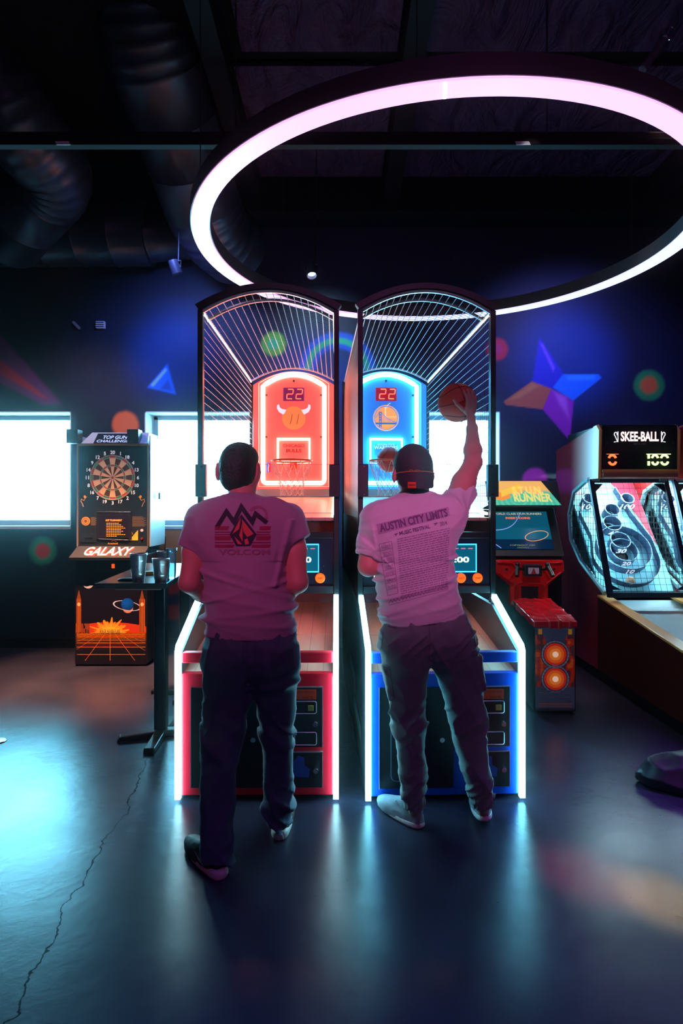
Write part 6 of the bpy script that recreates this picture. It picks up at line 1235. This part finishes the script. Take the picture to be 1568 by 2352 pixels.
PDK = mat('print_charcoal', (0.03, 0.022, 0.05), 0.75); PRD = mat('print_dark_red', (0.34, 0.025, 0.09), 0.75); POR = mat('print_orange', (0.72, 0.12, 0.10), 0.75); PFA = mat('print_faded_red', (0.36, 0.15, 0.24), 0.8)
q = bmesh.new(); strip2(q, [(497, 1212), (520, 1175), (537, 1199), (554, 1164), (579, 1199), (587, 1180), (613, 1201)], 10); drape(tme, q, 'mountain_print', PDK, tee)
q = bmesh.new()
for y, hh, i in ((1213, 9, 0), (1222, 3, 1), (1227.5, 3, 2), (1236, 10, 0), (1246, 3.5, 2), (1254, 7, 1)):
    for xa, xb_ in ((493, 526 + 2 * i + (y - 1213) * 0.25), (592 + (1 - i) * 4 - (y - 1213) * 0.35, 622)): poly2(q, [(xa, y - hh / 2), (xb_, y - hh / 2), (xb_ - 3, y + hh / 2), (xa, y + hh / 2)])
drape(tme, q, 'stripe_print', PRD, tee)
q = bmesh.new(); poly2(q, [(554, 1181), (589, 1227), (574, 1254), (542, 1254), (527, 1228)]); drape(tme, q, 'diamond_print_edge', PDK, tee, 0.0030)
q = bmesh.new()
for P_ in ([(553, 1188), (549, 1215), (533, 1227)], [(555, 1192), (582, 1226), (568, 1234), (559, 1222)], [(538, 1232), (556, 1250), (546, 1250)], [(561, 1240), (568, 1236), (572, 1249), (563, 1251)], [(557, 1200), (557, 1244), (549, 1230)]): poly2(q, P_)
drape(tme, q, 'diamond_print_facets', POR, tee, 0.0038)
q = bmesh.new(); strip2(q, [(592 + 20 * math.cos(a), 1184 + 20 * math.sin(a)) for a in np.linspace(-2.6, 0.5, 14)], 6); drape(tme, q, 'sun_arc_print', PFA, tee, 0.002)
q = bmesh.new(); text2(q, 'VOLCOM', 561, 1268, 118, 13, 0.0, 0.03); drape(tme, q, 'brand_lettering_print', PFA, tee)
# jeans
DEN = mat('dark_denim', (0.050, 0.085, 0.14), 0.7, bump=(300, 0.4, 0.0015), vary=(6, 1.6)); SEAMB = mat('denim_seam', (0.07, 0.09, 0.14), 0.7)
f = Field((-0.78, 2.45, 0.02), (-0.05, 3.05, 1.12), 0.006)
f.slices(S([(1448, 477, 676, YT, 0.122), (1475, 472, 680, YT, 0.128), (1500, 469, 682, YT, 0.128), (1525, 474, 679, YT, 0.112), (1548, 500, 655, YT, 0.085), (1566, 545, 612, YT, 0.055)]), 0.06, 2.3)
f.slices(LEGL, 0.045, 2.2, grow=0.006); f.slices(LEGR, 0.045, 2.2, grow=0.006)
f.ell(V(526, 1512, 2.66), (0.090, 0.075, 0.105), 0.07); f.ell(V(628, 1512, 2.66), (0.090, 0.075, 0.105), 0.07)
def jean_w(X, Y, Z):
    y = HY + (CAMZ - Z) * F / YT
    d = 0.005 * ridge(X * 8, Y * 8, Z * 9 + X * 9) + 0.004 * ridge(X * 10 + 4, Y * 10, Z * 20 - X * 12)
    knee = np.exp(-((y - 1690) / 45) ** 2) + 1.1 * np.exp(-((y - 1880) / 55) ** 2) * (X > -0.42) + 0.9 * np.exp(-((y - 1950) / 30) ** 2); d = d + knee * 0.021 * ridge(X * 5 + 9, Y * 5, Z * 17 + X * 14) + 0.008 * ridge(X * 4 + 2, Y * 6, Z * 7 - X * 16)
    d = d + 0.010 * np.exp(-((y - 1566 + (X + 0.3) * 60) / 9) ** 2) * (X > -0.36) * (Y < YT)
    d = d - 0.008 * np.exp(-((X + 0.408) / 0.008) ** 2) * (y < 1560) * (Y < YT)
    return d - 0.009
f.warp(jean_w); jn, jme = garment('jeans', f, DEN, person)
q = bmesh.new(); strip2(q, [(620, 1500), (648, 1501), (672, 1488), (677, 1535), (652, 1557), (625, 1560)], 1.3, True); strip2(q, [(624, 1504), (648, 1505), (670, 1493), (673, 1533), (651, 1552), (628, 1555)], 0.8, True); strip2(q, [(486, 1499), (512, 1505), (546, 1503), (543, 1530), (538, 1540)], 1.3); strip2(q, [(584, 1470), (586, 1500), (582, 1555)], 1.2); strip2(q, [(476, 1486), (530, 1494), (586, 1492), (640, 1490), (672, 1470)], 1.2)
drape(jme, q, 'pocket_stitching', SEAMB, jn, 0.0018)
q = bmesh.new(); poly2(q, [(620, 1501), (648, 1502), (673, 1489), (677, 1534), (652, 1556), (625, 1559)]); drape(jme, q, 'back_pocket', mat('denim_pocket', (0.05, 0.075, 0.13), 0.75, bump=(300, 0.4, 0.0015)), jn, 0.0012)
SHB = (mat('shoe_black_knit', (0.012, 0.012, 0.015), 0.6, bump=(200, 0.5, 0.002)), mat('shoe_sole_white', (0.75, 0.65, 0.62), 0.5))
shoe('shoe', pxf(508, 2018), (-0.62, 0.78), 'black running shoe pointing left with white sole', SHB, parent=person, L=0.30); shoe('shoe', pxf(641, 1928), (0.02, 1), 'black running shoe pointing forward, white sole', SHB, parent=person, L=0.29)

# ---- player at the right ------------------------------------------------------------------------------------------
person2 = thing('person', 'man in a white printed t-shirt and backwards cap throwing a ball, seen from behind', 'person', (0, 0, 0))
YT2 = 2.93
torso = S([(1136, 908, 996, YT2, 0.068), (1147, 884, 1022, YT2, 0.085), (1160, 866, 1046, YT2, 0.10), (1185, 850, 1060, YT2, 0.115), (1215, 846, 1052, YT2, 0.125), (1250, 854, 1043, YT2, 0.130), (1290, 860, 1042, YT2, 0.130), (1340, 866, 1050, YT2, 0.128), (1390, 872, 1062, YT2, 0.130), (1440, 878, 1076, YT2, 0.136)])
BALL = V(1050, 925, 3.52); BR = 0.112
ELB = V(1086, 1062, 3.12); WR = V(1084, 985, 3.33); SHR = V(1042, 1158, 2.95)
b = Field((0.02, 2.5, -0.01), (0.92, 3.62, 2.25), 0.006)
hc2 = V(948, 1078, 2.94); P2 = add_head(b, hc2, turn=math.radians(12))
for q in (-1, 1): b.ell(P2(q * 0.097, -0.006, -0.036), (0.009, 0.019, 0.030), 0.01); b.seg(P2(q * 0.07, 0, -0.036), P2(q * 0.095, -0.004, -0.036), 0.014, 0.010, 0.01)
b.seg(V(950, 1105, 2.93), V(952, 1165, 2.93), 0.060, 0.070, 0.03)
b.slices([(z, x, y, max(0.02, a - 0.022), d - 0.02) for z, x, y, a, d in torso if z > 1.05], 0.03)
b.seg(SHR, SHR.lerp(ELB, 0.5), 0.060, 0.055, 0.04); b.seg(SHR.lerp(ELB, 0.5), ELB, 0.055, 0.044, 0.03); b.seg(ELB, ELB.lerp(WR, 0.35), 0.044, 0.045, 0.02); b.seg(ELB.lerp(WR, 0.35), WR, 0.045, 0.029, 0.02)
AL = [V(858, 1190, 2.93), V(846, 1300, 2.90), V(905, 1262, 3.16)]
b.seg(AL[0], AL[1], 0.058, 0.048, 0.03); b.seg(AL[1], AL[1].lerp(AL[2], .4), 0.048, 0.045, 0.02); b.seg(AL[1].lerp(AL[2], .4), AL[2], 0.045, 0.029, 0.02); add_hand(b, AL[2], (0.3, 0.7, 0.5), (0.8, -0.3, 0.3), curl=0.8, side=-1)
# raised hand: palm behind and under the ball, fingers closing on it
nb_ = (BALL - WR).normalized(); S0 = lambda dx_, dy_, dz_, g: BALL + Vector((dx_, dy_, dz_)).normalized() * (BR + g)
pal = S0(0.42, -0.72, -0.50, 0.016)
b.seg(WR, pal, 0.027, 0.021, 0.02)
for k, o_ in enumerate((-0.030, -0.010, 0.010, 0.030)):
    lat = Vector((0.85, 0.35, 0.25)).normalized()
    root = pal + lat * o_ * 0.6; kn = S0(0.46 + o_ * 8, -0.82 + abs(o_) * 2, -0.12 - o_ * 3, 0.012); b.seg(root, kn, 0.017, 0.0125, 0.016)
    p = kn
    for j in range(3):
        ln = (0.40, 0.30, 0.22)[j] * (0.62, 0.72, 0.68, 0.52)[k]; v = (p - BALL).normalized(); up2 = Vector((-0.12 + o_ * 9, 0.0, 1.0)); tdir = (up2 - v * up2.dot(v)).normalized()
        n_ = BALL + (v + tdir * ln * 0.85).normalized() * (BR + 0.010); b.seg(p, n_, 0.0105 - 0.0007 * j, 0.0098 - 0.0007 * j, 0.004); p = n_
p = pal + Vector((-0.028, 0, 0.0))
for tx_, ty_, tz_ in ((0.05, -0.88, -0.42), (-0.18, -0.92, -0.22), (-0.30, -0.92, -0.05)): n_ = S0(tx_, ty_, tz_, 0.011); b.seg(p, n_, 0.0125, 0.0108, 0.006); p = n_
LEGL = S([(1455, 884, 975, YT2, 0.105), (1485, 876, 982, YT2, 0.112), (1520, 880, 986, YT2, 0.102), (1560, 884, 980, YT2, 0.085), (1610, 894, 974, YT2, 0.076), (1660, 905, 974, YT2, 0.066), (1710, 910, 975, YT2, 0.062), (1780, 919, 975, YT2, 0.056), (1830, 925, 973, 2.94, 0.050), (1852, 928, 971, 2.95, 0.045)])
LEGR = S([(1455, 990, 1078, YT2, 0.105), (1485, 987, 1090, YT2, 0.112), (1520, 990, 1096, YT2, 0.102), (1560, 1005, 1103, YT2, 0.085), (1610, 1022, 1106, YT2, 0.076), (1660, 1036, 1109, YT2, 0.066), (1710, 1048, 1115, YT2, 0.062), (1780, 1066, 1124, 2.94, 0.054), (1830, 1082, 1130, 2.96, 0.047), (1852, 1086, 1130, 2.97, 0.044)])
for Lg in (LEGL, LEGR): b.slices([(z, x, y, a - 0.018, d - 0.016) for z, x, y, a, d in Lg], 0.03)
b.slices([(z, x, y, a - 0.02, d - 0.02) for z, x, y, a, d in S([(1430, 880, 1078, YT2, 0.125), (1455, 880, 1080, YT2, 0.118), (1490, 915, 1055, YT2, 0.08)])], 0.03)
for yy in (1852,): b.seg(V(950, 1850, 2.96), V(951, 1866, 3.0), 0.034, 0.026, 0.02); b.seg(V(1108, 1850, 2.97), V(1110, 1868, 3.02), 0.034, 0.026, 0.02)
link('body', b.mesh('body'), SKIN, person2, smooth=True, angle=0)
for q in (-1, 1): MB().ellipsoid(P2(q * 0.031, 0.088, 0.008), (0.0115, 0.0115, 0.0115), 14, 10).build('eye', EYE, person2, smooth=True)
h = Field(hc2 - Vector((0.12, 0.12, 0.13)), hc2 + Vector((0.12, 0.12, 0.10)), 0.005); h.ell(hc2 + Vector((0, -0.012, -0.02)), (0.080, 0.088, 0.085), 0.01); h.clip(hc2 + Vector((0, 0.03, 0)), (0, 1, -0.3)); h.clip(hc2 + Vector((0, 0, 0.03)), (0, 0, 1)); h.clip(hc2 + Vector((0, 0, -0.085)), (0, 0, -1))
for q in (-1, 1): h.ell(hc2 + Vector((q * 0.088, 0.0, -0.012)), (0.014, 0.027, 0.036), sub=True)
link('hair', h.mesh('hair'), HAIR, person2, smooth=True, angle=0)
CAPM = mat('cap_dark_cloth', (0.045, 0.03, 0.05), 0.7, bump=(160, 0.4, 0.002))
R12 = Matrix.Rotation(math.radians(8), 3, 'Z')
f = Field(hc2 - Vector((0.13, 0.15, 0.06)), hc2 + Vector((0.13, 0.15, 0.15)), 0.0045)
f.ell(hc2 + Vector((0, 0.0, 0.012)), (0.0965, 0.112, 0.112), 0.01); f.clip(hc2 + Vector((0, 0, -0.022)), (0, 0.12, -1))
f.warp(lambda X, Y, Z: -0.0022 * np.exp(-(np.minimum.reduce([np.abs(((np.arctan2(Y - hc2.y, X - hc2.x) + 0.4) / (PI / 3)) % 1 - 0.5) * 0.1]) / 0.0016) ** 2))
cap_, cme = garment('cap', f, CAPM, person2); lab(cap_, 'dark cap worn backwards')
br_ = MB(); NU, NVv = 21, 7; G = {}
for sgn in (0, 1):
    for i in range(NU):
        for j in range(NVv):
            u, v = -1 + 2 * i / (NU - 1), j / (NVv - 1); a = u * 1.12
            x = 0.0985 * math.sin(a) * (1 - 0.04 * v); yb = -0.112 * math.cos(a) - v * 0.045 * (1 - u * u * 0.8); zb2 = -0.020 - v * (0.082 - 0.030 * u ** 4) * (1 if abs(u) < 0.99 else 1) + 0.006 * (1 - u * u)
            G[sgn, i, j] = br_.bm.verts.new(hc2 + R12 @ Vector((x, yb - 0.0035 * sgn, zb2)))
for sgn in (0, 1):
    for i in range(NU - 1):
        for j in range(NVv - 1): q_ = [G[sgn, i, j], G[sgn, i + 1, j], G[sgn, i + 1, j + 1], G[sgn, i, j + 1]]; br_._f(q_ if sgn else q_[::-1])
for i in range(NU - 1):
    for j in (0, NVv - 1): br_._f([G[0, i, j], G[0, i + 1, j], G[1, i + 1, j], G[1, i, j]])
for j in range(NVv - 1):
    for i in (0, NU - 1): br_._f([G[0, i, j], G[0, i, j + 1], G[1, i, j + 1], G[1, i, j]])
me = bpy.data.meshes.new('cap_brim'); bmesh.ops.recalc_face_normals(br_.bm, faces=br_.bm.faces); br_.bm.to_mesh(me); br_.bm.free()
bo = link('cap_brim', me, CAPM, cap_, smooth=True)
MB().tube([hc2 + R12 @ Vector((0.1005 * math.sin(a), -0.118 * math.cos(a), -0.0215 + 0.006 * (1 - (a / 1.12) ** 2))) for a in np.linspace(-1.15, 1.15, 24)], 0.0026, 6).build('brim_piping', mat('amber_piping', (0.55, 0.22, 0.08), 0.5), bo, smooth=True)
q = bmesh.new(); text2(q, 'LEVEL', 950, 1083, 34, 9, 0.0, 0.0); text2(q, 'THE WORLD', 949, 1092, 54, 7, 0.0, 0.0); drape(cme, q, 'cap_embroidery', mat('embroidery_rust', (0.55, 0.12, 0.05), 0.6), cap_, 0.002)
q = bmesh.new(); poly2(q, [(936, 1107), (955, 1107), (955, 1126), (936, 1126)]); drape(me, q, 'cap_sticker', mat('cap_sticker_orange', (0.8, 0.10, 0.04), 0.5), bo, 0.002)
q = bmesh.new(); poly2(q, [(938, 1113), (953, 1113), (953, 1115), (938, 1115)]); text2(q, 'NEW', 945.5, 1120, 12, 4); drape(me, q, 'sticker_print', mat('sticker_dark', (0.15, 0.02, 0.02), 0.5), bo, 0.003)
TEE2 = mat('white_tee_fabric', (0.78, 0.74, 0.80), 0.8, bump=(220, 0.35, 0.002), sheen=0.3)
f = Field((0.05, 2.68, 0.98), (0.82, 3.25, 1.74), 0.0055)
f.slices(torso, 0.02, 2.3)
HEM = V(1070, 1122, 3.04)
f.seg(V(1030, 1175, 2.93), HEM, 0.082, 0.062, 0.05, flat=True); f.seg(V(862, 1190, 2.93), V(847, 1276, 2.91), 0.074, 0.064, 0.045, flat=True)
f.ell(V(905, 1205, 2.85), (0.10, 0.05, 0.12), 0.06); f.ell(V(1000, 1200, 2.85), (0.11, 0.05, 0.12), 0.06)
wz2 = lambda y: CAMZ - (y - HY) * YT2 / F
wx2 = lambda x: (x - CX) * YT2 / F
def tee2_w(X, Y, Z):
    d = 0.004 * ridge(X * 5 + 1, Y * 6, (Z - 0.5 * X) * 12) + 0.003 * ridge(X * 9, Y * 9 + 5, Z * 16)
    cx = wx2(965)
    for y0, sl, am, wd in ((1345, 0.30, 0.010, 0.010), (1372, 0.40, 0.009, 0.012), (1398, 0.25, 0.008, 0.012), (1300, 0.30, 0.007, 0.010)):
        d = d + fold(X, Y, Z, wz2(y0), cx, sl, am, wd) * (0.3 + 0.7 * np.clip(np.abs(X - cx) / 0.17, 0, 1)) * (0.4 + 1.2 * vnoise(X * 7 + y0, 0 * Y, Z * 5))
    ang_ = np.arctan2(Z - wz2(1262), X - wx2(862)); rr_ = np.hypot(Z - wz2(1262), X - wx2(862))       # folds radiating from the left armpit
    d = d + 0.008 * ridge(ang_ * 3.2, 0 * Y, 0 * Z + 2) * np.exp(-((rr_ - 0.07) / 0.06) ** 2)
    left = np.clip((wx2(905) - X) / 0.06, 0, 1) * (Z < wz2(1290)); d = d + left * 0.012 * ridge(X * 4, Y * 4, Z * 15 + X * 8)
    ang_ = np.arctan2(Z - wz2(1180), X - wx2(1062)); rr_ = np.hypot(Z - wz2(1180), X - wx2(1062)); d = d + 0.006 * ridge(ang_ * 3, 0 * Y + 7, 0 * Z) * np.exp(-((rr_ - 0.09) / 0.07) ** 2)
    d = d - 0.004 * np.exp(-((Z - wz2(1424) - 0.28 * (X - wx2(975))) / 0.003) ** 2)
    return d - 0.004
f.warp(tee2_w); hx = Vector((wx2(1073) - wx2(878), 0, wz2(1412) - wz2(1438))).normalized(); f.clip((wx2(878), YT2, wz2(1436)), (hx.z, 0, -hx.x)); f.ell(V(950, 1128, 2.95), (0.070, 0.072, 0.03), sub=True)
tee, tme = garment('t_shirt', f, TEE2, person2)
PG = mat('print_grey_violet', (0.20, 0.12, 0.24), 0.8); PG2 = mat('print_faded_violet', (0.44, 0.30, 0.48), 0.8)
A1 = -0.235
q = bmesh.new(); poly2(q, [(864, 1204), (1029, 1164), (1033, 1184), (869, 1228)]); drape(tme, q, 'poster_print_band', mat('print_pale_violet', (0.56, 0.42, 0.60), 0.8), tee, 0.0016)
q = bmesh.new(); text2(q, 'AUSTIN CITY LIMITS', 949, 1195, 160, 19, A1, 0.035); drape(tme, q, 'poster_lettering', PG, tee, 0.0026)
q = bmesh.new(); text2(q, 'MUSIC FESTIVAL', 952, 1217, 72, 9, A1, 0.02); strip2(q, [(905, 1228), (912, 1225), (908, 1231)], 2); strip2(q, [(996, 1203), (1004, 1201), (998, 1206)], 2); text2(q, '2014', 1018, 1202, 16, 9, A1, 0.01); drape(tme, q, 'poster_lettering', PG, tee, 0.0022)
q = bmesh.new(); rnd = random.Random(3)
for k in range(27):
    x0, x1 = (912 + k * 0.35, 1032 - k * 0.15); yl = 1239 + k * 5.2; x = x0
    while x < x1 - 3:
        w_ = rnd.uniform(3, 11); xe_ = min(x1, x + w_); f0_, f1_ = yl - (x - x0) * 0.215, yl - (xe_ - x0) * 0.215; hh = 1.15
        poly2(q, [(x, f0_ - hh), (xe_, f1_ - hh), (xe_, f1_ + hh), (x, f0_ + hh)]); x = xe_ + 1.6
drape(tme, q, 'poster_small_print', PG2, tee, 0.0022)
q = bmesh.new(); strip2(q, [(870, 1250), (899, 1243), (914, 1362), (890, 1368)], 1.2, True)
for k in range(7): strip2(q, [(872 + k * 2.6, 1266 + k * 15), (901 + k * 1.9, 1259 + k * 15)], 1.0); text2(q, ('HALF', 'ZOO', 'CAGE', 'WEST', 'BECK', 'JAM', 'OUTER')[k], 887 + k * 2.2, 1256 + k * 15.5, 20, 9, A1, 0.0)
drape(tme, q, 'poster_side_column', PG2, tee, 0.0022)
q = bmesh.new()
for k in range(17): x = 893 + k * 8; y = 1386 - k * 2.1; strip2(q, [(x, y), (x + 4, y - 8), (x + 8, y - 2.1)], 1.8)
strip2(q, [(893, 1390), (1030, 1354)], 1.2); drape(tme, q, 'poster_zigzag_band', PG2, tee, 0.0022)
# cargo joggers
CAR = mat('grey_green_twill', (0.19, 0.25, 0.25), 0.7, bump=(260, 0.4, 0.0015), vary=(5, 1.3)); CSM = mat('twill_seam', (0.09, 0.11, 0.11), 0.8)
f = Field((0.1, 2.7, 0.05), (0.85, 3.2, 1.14), 0.006)
f.slices(S([(1408, 884, 1068, YT2, 0.120), (1440, 878, 1078, YT2, 0.128), (1465, 876, 1085, YT2, 0.126), (1490, 884, 1084, YT2, 0.108), (1508, 915, 1062, YT2, 0.080), (1522, 955, 1022, YT2, 0.055)]), 0.06, 2.3)
f.slices(LEGL, 0.03, 2.2, grow=0.004); f.slices(LEGR, 0.03, 2.2, grow=0.004)
f.ell(V(932, 1478, 2.875), (0.088, 0.070, 0.10), 0.07); f.ell(V(1030, 1478, 2.875), (0.088, 0.070, 0.10), 0.07)
f.slices(S([(1528, 876, 900, 2.93, 0.055), (1600, 892, 912, 2.93, 0.050)]), 0.015, 4); f.slices(S([(1502, 1085, 1104, 2.93, 0.055), (1580, 1092, 1111, 2.93, 0.05)]), 0.015, 4)
def car_w(X, Y, Z):
    y = HY + (CAMZ - Z) * F / YT2
    d = 0.005 * ridge(X * 8 + 2, Y * 8, Z * 11 + X * 9) + 0.004 * ridge(X * 11 + 4, Y * 10, Z * 22 - X * 12)
    knee = np.exp(-((y - 1655) / 40) ** 2) + 0.8 * np.exp(-((y - 1810) / 50) ** 2) + 0.6 * np.exp(-((y - 1470) / 30) ** 2); d = d + knee * 0.020 * ridge(X * 5 + 9, Y * 5, Z * 19 - X * 16) + 0.008 * ridge(X * 4 + 7, Y * 6, Z * 8 + X * 14)
    d = d - 0.007 * np.exp(-((X - wx2(985)) / 0.008) ** 2) * (y < 1515) * (Y < YT2); d = d + (y > 1828) * 0.003 * np.sin(X * 600)
    return d - 0.009
f.warp(car_w); jn, jme = garment('cargo_trousers', f, CAR, person2)
q = bmesh.new(); strip2(q, [(883, 1525), (895, 1533), (899, 1562), (905, 1605), (893, 1612)], 1.3); strip2(q, [(882, 1530), (896, 1538)], 1.3); strip2(q, [(1082, 1508), (1100, 1502)], 1.3); strip2(q, [(890, 1438), (910, 1443)], 2.2); strip2(q, [(985, 1435), (987, 1480), (985, 1518)], 1.1); strip2(q, [(1070, 1418), (1088, 1462), (1092, 1485)], 1.4); strip2(q, [(880, 1452), (877, 1480)], 1.4)
drape(jme, q, 'trouser_seams', CSM, jn, 0.0018)
SHG = (mat('shoe_grey_wool', (0.27, 0.31, 0.36), 0.8, bump=(160, 0.5, 0.002)), mat('shoe_sole_cream', (0.78, 0.68, 0.72), 0.5))
shoe('shoe', pxf(969, 1904), (-0.62, 0.80), 'pale grey wool shoe pointing left', SHG, parent=person2, L=0.29, style='b'); shoe('shoe', pxf(1112, 1902), (0.10, 1), 'pale grey wool shoe with heel raised', SHG, parent=person2, L=0.28, style='b', lift=0.03)
basketball('red and orange basketball in the raised right hand of the man in cap', BALL, BR, Euler((0.3, 1.3, 0.5)).to_matrix(), mats=[mat('red_ball_rubber', (0.80, 0.07, 0.04), 0.5, bump=(260, 0.3, 0.001)), SEAM])

# thin scatter volume added to imitate bloom around lamps and windows
hz = bpy.data.materials.new('bloom_haze'); hz.use_nodes = True; nt = hz.node_tree; nt.nodes.remove(nt.nodes['Principled BSDF'])
vs = nt.nodes.new('ShaderNodeVolumeScatter'); vs.inputs['Density'].default_value = 0.005; vs.inputs['Anisotropy'].default_value = 0.98
nt.links.new(vs.outputs[0], nt.nodes['Material Output'].inputs['Volume'])
o = MB().bb(-5.1, 5.1, -1.5, WY - 0.02, 0.01, 3.55).build('bloom_volume', hz); o['kind'] = 'stuff'
